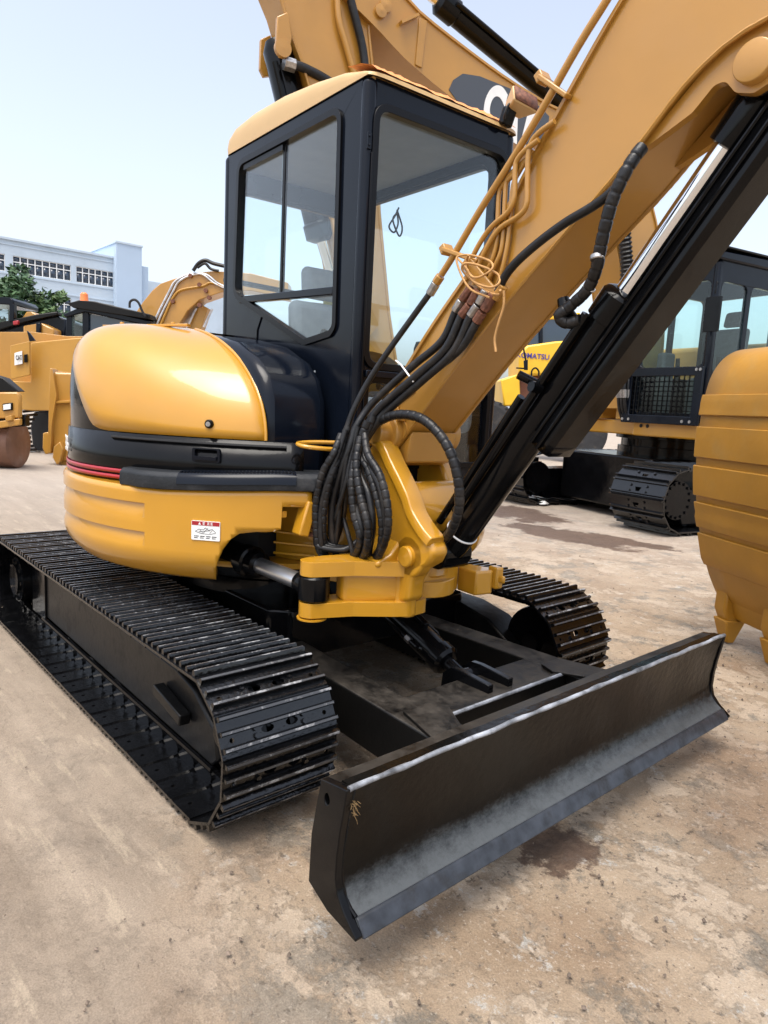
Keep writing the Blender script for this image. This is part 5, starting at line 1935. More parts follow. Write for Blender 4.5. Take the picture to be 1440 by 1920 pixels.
# guard grille over the lower windscreen
gr = empty('front_grille')
gr.parent = BE
MB().plate([(0.26, 1.50), (1.60, 1.50), (1.60, 2.29), (0.26, 2.29)], [[(0.40, 1.62), (1.47, 1.62), (1.47, 2.17), (0.40, 2.17)]], 'x', 1.62, 1.66).build('grille_frame', 'black_cab', gr, bevel=0.01)
for k in range(7):
    z = 1.69 + 0.068 * k
    MB().box(1.630, 1.642, 0.40, 1.47, z - 0.006, z + 0.006).build('grille_bar', 'black_gloss', gr)
for k in range(12):
    y = 0.48 + 0.083 * k
    MB().box(1.643, 1.655, y - 0.007, y + 0.007, 1.62, 2.17).build('grille_bar', 'black_gloss', gr)
for y, z in ((0.30, 2.25), (1.50, 2.25), (1.56, 2.25), (0.30, 1.55), (0.42, 1.55), (1.36, 1.55), (1.48, 1.55)):
    MB().hexbolt((1.66, y, z), (1, 0, 0), 0.022, 0.015).build('grille_bolt', 'steel', gr)
# mirror
b = MB()
b.tube([(1.60, 1.62, 3.35), (1.72, 1.70, 3.35), (1.74, 1.70, 3.2)], 0.012, 8)
b.box(1.71, 1.75, 1.58, 1.80, 2.72, 3.16)
bpart(b, 'mirror', 'black_gloss', bevel=0.02)
# boom, in the plane y = 0, half width 0.3
HB = 0.30
bt = [(2.364,0.300,2.172),(2.358,0.300,2.920),(2.148,0.300,3.681),(1.818,0.300,4.496),(1.947,0.300,4.867),(2.564,0.300,5.231),(3.429,0.300,5.457),(4.029,0.300,5.561),(4.569,0.300,5.688),(5.441,0.300,5.950),(5.698,0.300,6.071),(6.144,0.300,6.280),(6.533,0.300,6.339)]
bl = [(1.671,0.300,2.220),(1.573,0.300,2.693),(1.498,0.300,3.315),(1.545,0.300,4.136),(1.792,0.300,4.536),(2.704,0.300,4.793),(3.664,0.300,4.985),(4.189,0.300,5.044),(4.664,0.300,5.134),(5.108,0.300,5.244),(5.687,0.300,5.473),(6.085,0.300,5.697),(6.512,0.300,5.904)]
bt = [(p[0], p[2]) for p in bt]
bl = [(p[0], p[2]) for p in bl]
BO = empty('boom')
BO.parent = BE
BO['label'] = 'yellow gooseneck boom with dark lettered panel'
NL2 = 40
# re-order so that both chains run from the foot to the tip
def chain(pts, n):
    P = spline([(p[0], 0, p[1]) for p in pts], 5)
    return resample(P, sum((P[i + 1] - P[i]).length for i in range(len(P) - 1)) / n)[:n] + [P[-1]]
foot_out = [(1.05, 1.75), (1.0, 2.6), (1.12, 3.5), (1.45, 4.45), (1.95, 5.05), (2.6, 5.42)]
foot_in = [(1.60, 1.70), (1.75, 2.6), (1.92, 3.4), (2.25, 4.15), (2.75, 4.60), (3.2, 4.87)]
bt2 = [p for p in bt if p[0] > 2.9]
bl2 = [p for p in bl if p[0] > 3.5]
bt_c, bl_c = chain(foot_out + bt2, NL2), chain(foot_in + bl2, NL2)
for s in (-1, 1):
    pl = [(p.x, p.z) for p in bl_c] + [(p.x, p.z) for p in reversed(bt_c)]
    MB().prism(pl, 'y', s * HB - 0.012, s * HB + 0.012).build('side_plate', 'yellow_boom', BO, angle=30)
slab(bl_c, HB - 0.013, 0.01, 0.035).build('bottom_plate', 'yellow_boom', BO, angle=30)
slab(bt_c, HB + 0.035, -0.002, 0.025).build('top_plate', 'yellow_boom', BO, angle=30)
# stiffening collar on the side plate
q = [(5.442,0.315,5.938),(5.479,0.315,5.431),(5.566,0.315,5.442),(5.543,0.315,5.943)]
MB().prism([(p[0], p[2]) for p in q], 'y', HB + 0.012, HB + 0.03).build('collar_plate', 'yellow_boom', BO, bevel=0.005)
q = [(5.804,0.320,5.822),(5.590,0.320,5.961),(5.574,0.320,5.938),(5.789,0.320,5.794)]
MB().prism([(p[0], p[2]) for p in q], 'y', HB + 0.012, HB + 0.08).build('bracket_bar', 'yellow_boom', BO)
q = [(5.988,0.320,5.933),(6.045,0.320,5.863),(6.199,0.320,5.893)]
for p in q[:2]:
    MB().lathe([(0.07, 0), (0.07, 0.05), (0.001, 0.06)], (p[0], HB, p[2]), (0, 1, 0), 16).build('pin_cap', 'yellow_boom', BO)
# lettered panel
q = [(5.088,0.320,5.295),(5.036,0.320,5.414),(4.907,0.320,5.517),(4.659,0.320,5.550),(4.151,0.320,5.524),(3.730,0.320,5.438),(3.543,0.320,5.354),(3.548,0.320,5.159),(3.726,0.320,4.992),(3.979,0.320,4.913),(4.672,0.320,5.059),(4.958,0.320,5.197)]
MB().prism([(p[0], p[2]) for p in q], 'y', HB + 0.014, HB + 0.019).build('letter_panel', 'decal_dark', BO)
q = [V(p) for p in [(4.539,0.322,5.259),(3.800,0.322,5.097)]]
xa = (q[1] - q[0]).normalized()
mid = (q[0] * 0.5 + q[1] * 0.5)
text_mesh('lettering', 'CAT', 0.66, 'white', BO, frame((mid.x, HB + 0.022, mid.z), xa, V((0, 0, 1)) - xa * xa.z) @ Matrix.Diagonal((0.62, 1, 1, 1)), 0.003, 0.0, 0.035)
q = [(3.343,0.320,5.191),(3.061,0.320,5.173),(3.411,0.320,4.993),(3.639,0.320,5.010)]
MB().prism([(p[0], p[2]) for p in q], 'y', HB + 0.014, HB + 0.019).build('red_panel', 'red', BO)
# corrugated hose sleeve down the boom
p0 = [(2.175,0.420,4.303),(2.094,0.420,4.031),(2.012,0.420,3.682),(1.981,0.420,3.246)]
P = resample(spline(p0, 8), 0.03)
MB().tube(P, [0.095 if i % 2 else 0.072 for i in range(len(P))], 12).build('hose_sleeve', 'rubber', BO, angle=20)
# arm cylinder on top of the boom
AC = empty('arm_cylinder')
AC.parent = BE
a0, a1 = [V(p) for p in [(2.069,0.000,5.387),(4.853,0.000,6.309)]]
d = (a1 - a0).normalized()
MB().lathe([(0.10, -0.3), (0.13, -0.25), (0.13, (a1 - a0).length), (0.15, (a1 - a0).length + 0.02), (0.15, (a1 - a0).length + 0.25), (0.09, (a1 - a0).length + 0.3)], a0, d, 24).build('barrel', 'black_gloss', AC)
MB().cyl(a1 + d * 0.2, a1 + d * 1.3, 0.075, 20).build('rod', 'chrome', AC)
MB().tube([a0 + V((0, 0.16, 0)), a1 + V((0, 0.16, 0)) + d * 0.1], 0.03, 8).build('oil_pipe', 'black_gloss', AC)
# hanging arm
sl_ = [(7.336,0.250,5.979),(7.165,0.250,5.680),(7.056,0.250,5.404),(6.927,0.250,5.167),(6.744,0.250,4.742),(6.506,0.250,3.673),(6.289,0.250,2.762),(6.086,0.250,2.045)]
sr_ = [(6.511,0.250,6.371),(6.168,0.250,5.976),(6.138,0.250,5.659),(6.061,0.250,5.238),(6.000,0.250,4.631),(5.896,0.250,3.776),(5.700,0.250,2.644),(5.550,0.250,2.021)]
AR = empty('dipper_arm')
AR.parent = BE
pl = [(p[0], p[2]) for p in sl_] + [(p[0], p[2]) for p in reversed(sr_)]
MB().prism(pl, 'y', -0.24, 0.24).build('arm_box', 'yellow_boom', AR, bevel=0.012)
for P in (sl_, sr_):
    pth = resample([V((p[0], 0.245, p[2])) for p in P], 0.05)
    MB().tube(pth, 0.018, 6).build('edge_weld', 'yellow_boom', AR)
q = [(7.224,0.300,5.489),(7.110,0.300,5.563),(7.055,0.300,5.333),(7.084,0.300,5.149),(7.178,0.300,5.114),(7.227,0.300,5.183)]
for s in (-1, 1):
    MB().prism([(p[0], p[2]) for p in q], 'y', s * 0.27 - 0.03, s * 0.27 + 0.03).build('cylinder_lug', 'yellow_boom', AR, bevel=0.01)
p = [(7.158,0.320,5.194)][0]
MB().lathe([(0.09, 0), (0.09, 0.05), (0.001, 0.055)], (p[0], 0.28, p[2]), (0, 1, 0), 20).build('lug_pin', 'yellow_boom', AR)
hose('arm_hose', [(6.418,0.300,5.932),(6.323,0.300,5.695),(6.232,0.300,5.450),(6.178,0.300,5.191)], 0.045, AR, 'rubber', 0, wrap=False)
hose('arm_hose', [(6.558,0.290,5.895),(6.521,0.290,5.643),(6.420,0.290,5.403),(6.317,0.290,5.159)], 0.035, AR, 'yellow_boom')
# bucket cylinder
BCc = empty('bucket_cylinder')
BCc.parent = BE
c0, c1, c2 = [V(p) for p in [(7.100,0.000,5.303),(6.554,0.000,3.599),(6.297,-0.000,3.035)]]
d = (c1 - c0).normalized()
L_ = (c1 - c0).length
MB().lathe([(0.12, -0.1), (0.17, 0.0), (0.17, L_ * 0.99), (0.19, L_), (0.19, L_ + 0.15), (0.1, L_ + 0.2)], c0, d, 24).build('barrel', 'black_gloss', BCc)
MB().cyl(c1, c2 + d * 0.4, 0.09, 18).build('rod', 'chrome', BCc)
MB().tube([c0 + d * 0.2 + V((0.15, 0.16, 0)), c1 + V((0.15, 0.16, 0))], 0.035, 8).build('oil_pipe', 'black_gloss', BCc)
hose('cylinder_hose', [(7.075,0.250,5.076),(6.955,0.250,5.097),(6.800,0.250,5.078),(6.629,0.250,5.041),(6.446,0.250,4.977)], 0.05, BCc)
q = [(7.123,0.250,5.085),(7.003,0.250,5.084)]
MB().cyl(q[0], q[1], 0.07, 8).build('hose_fitting', 'steel', BCc)
# bucket of the hanging arm, mostly hidden behind the cab
bb = empty('bucket')
bb.parent = BE
pts = [(6.9, 2.35), (6.95, 1.6), (6.7, 0.8), (6.2, 0.28), (5.5, 0.1), (5.05, 0.22), (4.8, 0.5)]
P = spline([(p[0], 0, p[1]) for p in pts], 5)
rows = [[(p.x, -0.7, p.z), (p.x, 0.7, p.z)] for p in P]
MB().grid(rows).build('bucket_shell', 'yellow_bucket', bb, solid=0.04)
for s in (-1, 1):
    MB().prism([(p.x, p.z) for p in P] + [(5.4, 1.5), (6.3, 2.35)], 'y', s * 0.7 - 0.02, s * 0.7 + 0.02).build('side_wall', 'yellow_bucket', bb)
    MB().prism([(6.2, 2.1), (6.9, 2.3), (6.5, 2.75), (6.0, 2.75), (5.85, 2.5)], 'y', s * 0.27 - 0.02, s * 0.27 + 0.02).build('hinge_plate', 'yellow_bucket', bb)
# hose cluster at the boom foot
for k in range(6):
    y = 0.02 + 0.06 * (k % 3) + 0.20
    x = 1.62 + 0.07 * (k // 3)
    hose('foot_hose', [(x - 0.1, y, 1.56), (x, y + 0.01, 1.75), (x + 0.04, y, 2.05), (x - 0.02, y - 0.02, 2.22), (x - 0.12, y - 0.02, 2.20), (x - 0.16, y - 0.01, 2.05)], 0.026, BE)
    MB().cyl((x + 0.025, y + 0.008, 1.86), (x + 0.038, y + 0.004, 1.98), 0.036, 8).build('hose_fitting', 'steel', BE)
bpart(MB().box(1.2, 1.5, 0.0, 0.32, 1.535, 1.75), 'valve_block', 'yellow_far', bevel=0.02)

# ================================================================== big loose bucket on the right
KA = R(-31)
KB = empty('excavator_bucket', (1.30, 2.83, 0), KA,
           'large worn yellow digging bucket standing on its teeth beyond the far end of the blade', 'bucket')
KW = 1.55
kp = [(0.07, 0.25), (-0.02, 0.36), (-0.12, 0.55), (-0.20, 0.78), (-0.265, 1.05), (-0.295, 1.30), (-0.30, 1.51), (-0.285, 1.72), (-0.245, 1.87), (-0.16, 1.975), (-0.03, 2.02), (0.20, 2.02), (0.40, 1.95)]
P = spline([(0, p[0], p[1]) for p in kp], 6)
rows = [[(-0.05 + KW * k / 8, p.y, p.z) for k in range(9)] for p in P]
o = MB().grid(rows).build('bucket_shell', 'yellow_bucket', KB, angle=50, solid=-0.03)


def k_at(z):
    best = min(P[:45], key=lambda p: abs(p.z - z))
    i = P.index(best)
    t = (P[i + 1] - P[i - 1]).normalized() if 0 < i < len(P) - 1 else V((0, 0, 1))
    n_ = V((0, -t.z, t.y))
    if n_.y > 0:
        n_ = -n_
    return best, n_


for z0, z1 in ((1.585, 1.72), (1.305, 1.51), (1.045, 1.25), (0.825, 1.0), (0.56, 0.785)):
    rows = []
    for k in range(6):
        z = z0 + (z1 - z0) * k / 5
        p, n_ = k_at(z)
        p = V((0, p.y, z))
        rows.append((p, n_))
    outer = [(p + n_ * 0.047) for p, n_ in rows]
    inn = [(p + n_ * 0.002) for p, n_ in rows]
    loop = outer + inn[::-1]
    b = MB()
    n2 = len(loop)
    x0, x1 = -0.055 - 0.006 * random.random(), KW - 0.04
    b.grid([[V((x0, q.y, q.z)) for q in loop], [V((x1, q.y, q.z)) for q in loop]], close=True)
    b.add([V((x0, q.y, q.z)) for q in loop], [tuple(range(n2))])
    b.add([V((x1, q.y, q.z)) for q in loop], [tuple(range(n2))])
    b.build('wear_plate', 'yellow_bucket', KB, bevel=0.006)
for x in (-0.055, KW - 0.045):
    side = [(p.y, p.z) for p in P] + [(0.62, 1.75), (0.55, 0.9), (0.22, 0.27)]
    MB().prism(side, 'x', x - 0.02 + 0.02, x + 0.035).build('side_wall', 'yellow_bucket', KB, bevel=0.008)
b = MB().prism([(0.02, 0.34), (-0.04, 0.36), (0.03, 0.18), (0.10, 0.17), (0.10, 0.28)], 'x', -0.04, KW - 0.06)
b.build('lip_plate', 'yellow_bucket', KB, bevel=0.01)
for k in range(4):
    x = 0.03 + 0.47 * k
    tt = empty('tooth')
    tt.parent = KB
    MB().prism([(-0.06, 0.40), (-0.065, 0.24), (-0.02, 0.15), (0.08, 0.14), (0.12, 0.28), (0.0, 0.40)], 'x', x - 0.06, x + 0.06).build('adapter', 'yellow_bucket', tt, bevel=0.015)
    MB().add([(x + sx * w, y, z) for z, w, ya, yb in ((0.17, 0.075, -0.05, 0.11), (0.0, 0.05, 0.0, 0.05)) for sx in (-1, 1) for y in (ya, yb)],
             [(0, 1, 3, 2), (4, 6, 7, 5), (0, 4, 5, 1), (2, 3, 7, 6), (0, 2, 6, 4), (1, 5, 7, 3)]).build('tooth_tip', 'yellow_bucket', tt, bevel=0.01)
for s in (0.5, 0.95):
    MB().prism([(-0.1, 1.98), (0.35, 1.93), (0.55, 2.25), (0.3, 2.45), (0.05, 2.3)], 'x', s, s + 0.05).build('hinge_ear', 'yellow_bucket', KB, bevel=0.01)

# ================================================================== wheel loader far behind
FA = yaw - PI / 2


def fworld(a, D):
    return (CAM.x + a * math.sin(yaw) + D * math.cos(yaw), CAM.y - a * math.cos(yaw) + D * math.sin(yaw), 0)


class Far:
    """a machine built in a frame facing the photographer; a to the right, D away, z up"""
    def __init__(s, name, a, D, label, cat):
        s.o = empty(name, fworld(a, D), FA, label, cat)
        s.a, s.D = a, D

    def L(s, p):
        return (p[0] - s.a, p[1] - s.D, p[2])

    def poly(s, pts, depth, name, mt, off=0.0, bevel=0.02, parent=None):
        q = [s.L(p) for p in pts]
        y0 = sum(p[1] for p in q) / len(q) + off
        return MB().prism([(p[0], p[2]) for p in q], 'y', y0, y0 + depth).build(name, mt, parent or s.o, bevel=bevel)

    def tube(s, pts, r, name, mt, parent=None, sp=True):
        q = [s.L(p) for p in pts]
        return MB().tube(spline(q, 5) if sp else q, r, 8).build(name, mt, parent or s.o)


q = [(3.393,24.000,1.110),(5.148,24.000,1.164)]
LD = Far('wheel_loader', q[1][0], 24, 'bright yellow wheel loader far behind, seen between the boom and the large excavator', 'loader')
LD.poly([(4.275,24.000,3.592),(4.471,24.000,3.848),(5.445,24.000,4.038),(6.513,24.000,4.162),(6.619,24.000,3.038),(5.541,24.000,2.947),(4.337,24.000,2.815)], 2.2, 'engine_cover', 'yellow_lemon', bevel=0.08)
LD.poly([(3.749,24.000,2.678),(4.365,24.000,2.923),(4.505,24.000,1.856),(3.927,24.000,1.790)], 2.0, 'fender', 'yellow_lemon', off=0.1, bevel=0.05)
LD.poly([(4.372,24.000,2.835),(6.619,24.000,3.038),(6.720,24.000,1.969),(4.457,24.000,1.781)], 1.8, 'frame_side', 'rust', off=0.35, bevel=0.05)
LD.poly([(4.489,24.000,4.723),(5.461,24.000,4.877),(6.263,24.000,4.917),(6.354,24.000,3.943),(4.566,24.000,3.783)], 1.4, 'cab_glass', 'pane', off=0.3, bevel=0.04)
for px in (0, 1, 2):
    pass
LD.poly([(4.911,24.000,4.814),(5.018,24.000,4.820),(5.102,24.000,3.845),(4.994,24.000,3.840)], 0.1, 'cab_post', 'black_cab', off=0.18, bevel=0.01)
LD.poly([(4.442,24.000,4.860),(6.285,24.000,5.057),(6.301,24.000,4.884),(4.456,24.000,4.687)], 1.5, 'cab_roof', 'yellow_lemon', off=0.25, bevel=0.03)
c = LD.L(q[0])
wh = empty('wheel')
wh.parent = LD.o
MB().lathe([(0.50, 0.0), (0.86, 0.0), (0.95, 0.08), (0.95, 0.5), (0.86, 0.58), (0.50, 0.58)], (c[0], -0.1, 1.0), (0, 1, 0), 40).build('tyre', 'tyre', wh, bevel=0.05)
MB().lathe([(0.0, 0.08), (0.3, 0.08), (0.46, 0.02), (0.57, 0.0), (0.57, 0.3)], (c[0], -0.1, 1.0), (0, 1, 0), 32).build('rim', 'yellow_lemon', wh)
b = MB()
for k in range(22):
    a = 2 * PI * k / 22
    b.beam((c[0] + 0.945 * math.cos(a), -0.08, 1.0 + 0.945 * math.sin(a)), (c[0] + 0.945 * math.cos(a + .15), 0.45, 1.0 + 0.945 * math.sin(a + .15)), 0.1, 0.08, (math.cos(a), 0, math.sin(a)))
b.build('tread', 'tyre', wh)
wh2 = empty('wheel')
wh2.parent = LD.o
MB().lathe([(0.50, 0.0), (0.86, 0.0), (0.95, 0.08), (0.95, 0.5), (0.86, 0.58), (0.50, 0.58)], (c[0] + 3.2, -0.1, 1.0), (0, 1, 0), 40).build('tyre', 'tyre', wh2, bevel=0.05)
MB().lathe([(0.0, 0.08), (0.3, 0.08), (0.46, 0.02), (0.57, 0.0), (0.57, 0.3)], (c[0] + 3.2, -0.1, 1.0), (0, 1, 0), 32).build('rim', 'yellow_lemon', wh2)
p = LD.L([(4.751,24.000,3.510)][0])
text_mesh('lettering', 'KOMATSU', 0.24, 'ink_blue' if 'ink_blue' in MATS else 'ink', LD.o, frame((p[0], -0.02, p[2]), (1, 0, -0.03), (0, 0, 1)), 0.004, 0, 0.004)
LD.tube([(4.297,23.600,3.943),(4.381,23.600,3.566),(4.453,23.600,3.327)], 0.03, 'mirror_arm', 'black_cab')
LD.poly([(4.383,23.600,3.323),(4.521,23.600,3.365),(4.550,23.600,3.018),(4.426,23.600,3.012)], 0.08, 'mirror', 'black_cab', bevel=0.02)
LD.tube([(4.172,23.700,3.074),(4.458,23.700,3.071)], 0.025, 'hand_rail', 'black_cab', sp=False)
LD.tube([(4.740,23.800,2.720),(4.716,23.800,3.002),(4.833,23.800,3.113),(4.949,23.800,3.014),(4.962,23.800,2.856)], 0.03, 'exhaust_loop', 'black_cab')

# ================================================================== machines on the left
# road roller at the picture's left edge
RO = Far('road_roller', -7.2, 13.2, 'road roller with rusty steel drum at the left edge', 'roller')
c = [(-6.862,13.000,0.435),(-7.225,13.000,1.649)]
dr = empty('drum')
dr.parent = RO.o
xr = c[0][0] - RO.a - 0.30
MB().lathe([(0.05, 0), (0.42, 0), (0.46, 0.015), (0.47, 0.04), (0.47, 1.3), (0.05, 1.3)], (xr, 0.30, 0.47), (-1, 0, 0), 40).build('drum_shell', 'rusty_drum', dr, angle=40)
RO.poly([(-7.790,12.900,0.817),(-6.824,12.900,0.985),(-6.828,12.900,0.867),(-7.795,12.900,0.669)], 0.10, 'scraper_frame', 'yellow_boom', off=0.0, bevel=0.015)
RO.poly([(-7.071,12.900,1.002),(-6.951,12.900,1.047),(-6.934,12.900,0.950),(-7.054,12.900,0.924)], 0.12, 'frame_bracket', 'yellow_boom', off=-0.06, bevel=0.01)
RO.poly([(-7.767,12.900,1.424),(-6.880,12.900,1.469),(-6.843,12.900,1.403),(-6.854,12.900,0.993),(-7.786,12.900,0.926)], 0.12, 'front_hood', 'yellow_boom', off=0.05, bevel=0.03)
RO.poly([(-7.751,12.900,1.859),(-7.168,12.900,1.715),(-6.880,12.900,1.479),(-7.767,12.900,1.414)], 0.25, 'hood_top', 'black_dusty', off=0.1, bevel=0.02)
hl = RO.poly([(-7.145,12.850,1.242),(-6.967,12.850,1.270),(-6.971,12.850,1.134),(-7.149,12.850,1.105)], 0.08, 'headlight', 'black_gloss', off=0.06, bevel=0.01)
RO.poly([(-7.126,12.850,1.223),(-6.987,12.850,1.250),(-6.990,12.850,1.152),(-7.129,12.850,1.126)], 0.02, 'lamp_lens', 'lamp_lens', off=0.05, bevel=0.004)
RO.poly([(-7.784,12.900,0.985),(-6.833,12.900,1.053),(-6.838,12.900,0.837),(-7.793,12.900,0.738)], 0.2, 'yoke', 'black_gloss', off=0.2, bevel=0.02)

# crawler excavator seen from behind, lettered door open
CE = Far('crawler_excavator', -8.2, 16.8, 'mustard yellow crawler excavator with lettered open side door, left of the hood', 'excavator')
CE.poly([(-8.434,16.500,2.577),(-8.395,16.500,2.615),(-7.398,16.500,2.762),(-6.652,16.500,2.824),(-6.665,16.500,1.128),(-8.433,16.500,1.037),(-8.761,16.500,1.045),(-8.747,16.500,1.580),(-8.921,16.500,1.645),(-8.919,16.500,1.707),(-8.455,16.500,1.706)], 2.6, 'counterweight', 'yellow_far', off=0.0, bevel=0.05)
CE.poly([(-10.122,16.900,2.813),(-8.593,16.900,2.890),(-7.767,16.900,2.832),(-6.813,16.900,2.880),(-6.822,16.900,1.754),(-9.138,16.900,1.610),(-10.169,16.900,1.558)], 2.4, 'engine_cover', 'yellow_boom', off=0.05, bevel=0.1)
dn = CE.poly([(-8.746,16.200,2.498),(-8.303,16.200,2.616),(-8.310,16.200,1.860),(-8.756,16.200,1.740)], 0.06, 'open_door', 'yellow_far', bevel=0.01)
sg = CE.poly([(-8.626,16.150,2.333),(-8.454,16.150,2.389),(-8.449,16.150,2.103),(-8.634,16.150,2.057)], 0.02, 'letter_plate', 'white', bevel=0.003)
p = CE.L([(-8.511,16.100,2.228)][0])
text_mesh('lettering', 'CAT', 0.11, 'ink', CE.o, frame((p[0], p[1] + 0.02, p[2]), (1, 0, 0.10), (0, 0, 1)) @ Matrix.Diagonal((0.66, 1.3, 1, 1)), 0.003, 0, 0.003)
CE.poly([(-8.407,16.150,2.308),(-8.334,16.150,2.324),(-8.338,16.150,2.144),(-8.412,16.150,2.129)], 0.03, 'door_latch', 'black_gloss', bevel=0.004)
CE.poly([(-8.307,16.100,2.843),(-8.247,16.100,2.798),(-8.118,16.100,2.628),(-8.252,16.100,2.609)], 0.05, 'wing_cover', 'black_cab', bevel=0.005)
b = MB()
tp = [CE.L(p) for p in [(-9.080,17.200,1.027),(-7.999,17.200,1.135),(-8.020,17.200,-0.061),(-8.818,17.200,-0.103),(-9.052,17.200,0.084),(-9.118,17.200,0.607)]]
CE.poly([(-8.969,17.600,0.979),(-7.917,17.600,1.086),(-7.933,17.600,-0.016),(-8.858,17.600,-0.064),(-9.016,17.600,0.131),(-9.059,17.600,0.600)], 1.6, 'track_frame', 'black_deep', bevel=0.05)
for k in range(13):
    yy = 770 + 6.6 * k
    xo = 40 - 6 * math.sin(PI * k / 12)
    pa = FPX = None
trk = [(-8.924,17.000,0.984),(-8.953,17.000,0.880),(-8.981,17.000,0.775),(-9.010,17.000,0.670),(-9.013,17.000,0.566),(-9.016,17.000,0.462),(-9.006,17.000,0.359),(-8.982,17.000,0.256),(-8.946,17.000,0.153),(-8.882,17.000,0.065),(-8.805,17.000,-0.010),(-8.715,17.000,-0.057)]
trk2 = [(-8.553,17.200,1.054),(-8.661,17.200,0.932),(-8.743,17.200,0.810),(-8.799,17.200,0.702),(-8.841,17.200,0.582),(-8.857,17.200,0.463),(-8.847,17.200,0.359),(-8.823,17.200,0.254),(-8.785,17.200,0.151),(-8.708,17.200,0.062),(-8.617,17.200,-0.013),(-8.498,17.200,-0.060)]
for p, p2 in zip(trk, trk2):
    MB().beam(CE.L(p), CE.L(p2), 0.09, 0.06).build('track_shoe', 'black_track', CE.o)

# yellow bucket lying in front of that excavator
LB = Far('digging_bucket', -6.9, 14.4, 'narrow tan digging bucket standing in front of the lettered excavator', 'bucket')
LB.poly([(-6.935,14.400,1.963),(-6.882,14.400,1.902),(-5.811,14.400,1.935),(-5.824,14.400,0.299),(-6.806,14.400,0.048),(-6.980,14.400,0.239),(-6.983,14.400,1.227)], 0.7, 'bucket_shell', 'yellow_boom', off=0.05, bevel=0.04)
LB.poly([(-6.946,14.400,1.984),(-6.902,14.400,1.965),(-6.825,14.400,1.452),(-6.923,14.400,0.903),(-6.969,14.400,0.239),(-7.024,14.400,0.259),(-6.996,14.400,1.118)], 0.25, 'side_edge', 'yellow_boom', off=-0.05, bevel=0.01)
LB.poly([(-6.882,14.400,1.319),(-6.035,14.400,1.406),(-6.035,14.400,1.352),(-6.883,14.400,1.265)], 0.08, 'rib', 'yellow_boom', off=-0.02, bevel=0.01)
LB.poly([(-7.149,14.400,0.650),(-7.038,14.400,0.678),(-6.974,14.400,0.549),(-6.992,14.400,0.238),(-7.114,14.400,0.210),(-7.167,14.400,0.340)], 0.15, 'side_cutter', 'yellow_far', off=0.0, bevel=0.02)
LB.poly([(-6.885,14.300,0.382),(-6.751,14.300,0.499),(-6.687,14.300,0.348),(-6.758,14.300,0.080),(-6.826,14.300,0.010),(-6.912,14.300,0.160)], 0.14, 'tooth', 'yellow_boom', off=0.0, bevel=0.02)
LB.poly([(-6.894,14.400,0.132),(-6.048,14.400,0.154),(-6.051,14.400,-0.159),(-6.877,14.400,-0.157)], 0.3, 'lip_plate', 'yellow_far', off=0.1, bevel=0.02)

# black-cabbed excavator with beacon; its boom arches to the right
BX = Far('beacon_excavator', -7.6, 20.5, 'excavator with flat black cab roof, orange beacon and arched tan boom behind the hood', 'excavator')
BX.poly([(-9.361,20.500,4.010),(-9.022,20.500,4.116),(-8.563,20.500,4.109),(-6.984,20.500,3.832),(-6.984,20.500,3.683),(-9.178,20.500,3.900)], 1.6, 'roof_guard', 'black_dusty', off=-0.1, bevel=0.02)
BX.poly([(-9.519,20.500,3.705),(-8.994,20.500,3.939),(-8.564,20.500,3.931),(-6.999,20.500,3.652),(-6.999,20.500,3.503),(-8.566,20.500,3.752),(-8.873,20.500,3.797),(-9.429,20.500,3.620)], 1.7, 'cab_roof', 'black_cab', off=-0.05, bevel=0.03)
BX.poly([(-9.428,20.500,3.679),(-9.273,20.500,3.717),(-9.290,20.500,2.665),(-9.476,20.500,2.655)], 0.25, 'pillar', 'black_cab', off=0.0, bevel=0.02)
BX.poly([(-8.964,20.500,3.852),(-8.780,20.500,3.831),(-8.794,20.500,2.690),(-8.980,20.500,2.681)], 0.25, 'pillar', 'black_cab', off=0.0, bevel=0.02)
BX.poly([(-7.307,20.500,3.637),(-6.969,20.500,3.594),(-6.967,20.500,2.783),(-7.308,20.500,2.765)], 0.25, 'pillar', 'black_cab', off=0.0, bevel=0.02)
BX.poly([(-9.273,20.500,3.717),(-8.966,20.500,3.762),(-8.980,20.500,2.681),(-9.290,20.500,2.665)], 0.03, 'window_pane', 'glass_green', off=0.08, bevel=0)
BX.poly([(-8.781,20.500,3.771),(-7.307,20.500,3.577),(-7.308,20.500,2.765),(-8.794,20.500,2.690)], 0.03, 'window_pane', 'pane', off=0.08, bevel=0)
BX.poly([(-9.884,21.500,3.030),(-7.211,21.500,3.165),(-7.208,21.500,1.891),(-9.905,21.500,1.754)], 1.4, 'cab_base', 'black_cab', off=0.0, bevel=0.04)
BX.poly([(-10.949,21.500,2.532),(-5.100,21.500,2.829),(-5.082,21.500,1.758),(-10.975,21.500,1.457)], 2.6, 'platform', 'yellow_far', off=0.1, bevel=0.05)
BX.poly([(-10.822,21.200,1.458),(-5.011,21.200,1.755),(-4.990,21.200,0.522),(-10.849,21.200,0.317)], 3.0, 'undercarriage', 'black_deep', off=0.3, bevel=0.1)
bc0 = BX.L([(-9.073,20.900,4.173)][0])
MB().lathe([(0.13, 0), (0.13, 0.04), (0.12, 0.06), (0.11, 0.24), (0.06, 0.29), (0.001, 0.29)], (bc0[0], bc0[1], bc0[2] - 0.06), (0, 0, 1), 18).build('beacon', 'beacon', BX.o)
BX.tube([(-7.524,20.300,3.970),(-7.508,20.300,4.133),(-7.387,20.300,4.197),(-7.265,20.300,4.115),(-7.174,20.300,3.914),(-7.068,20.300,3.743)], 0.035, 'antenna_hose', 'rubber')
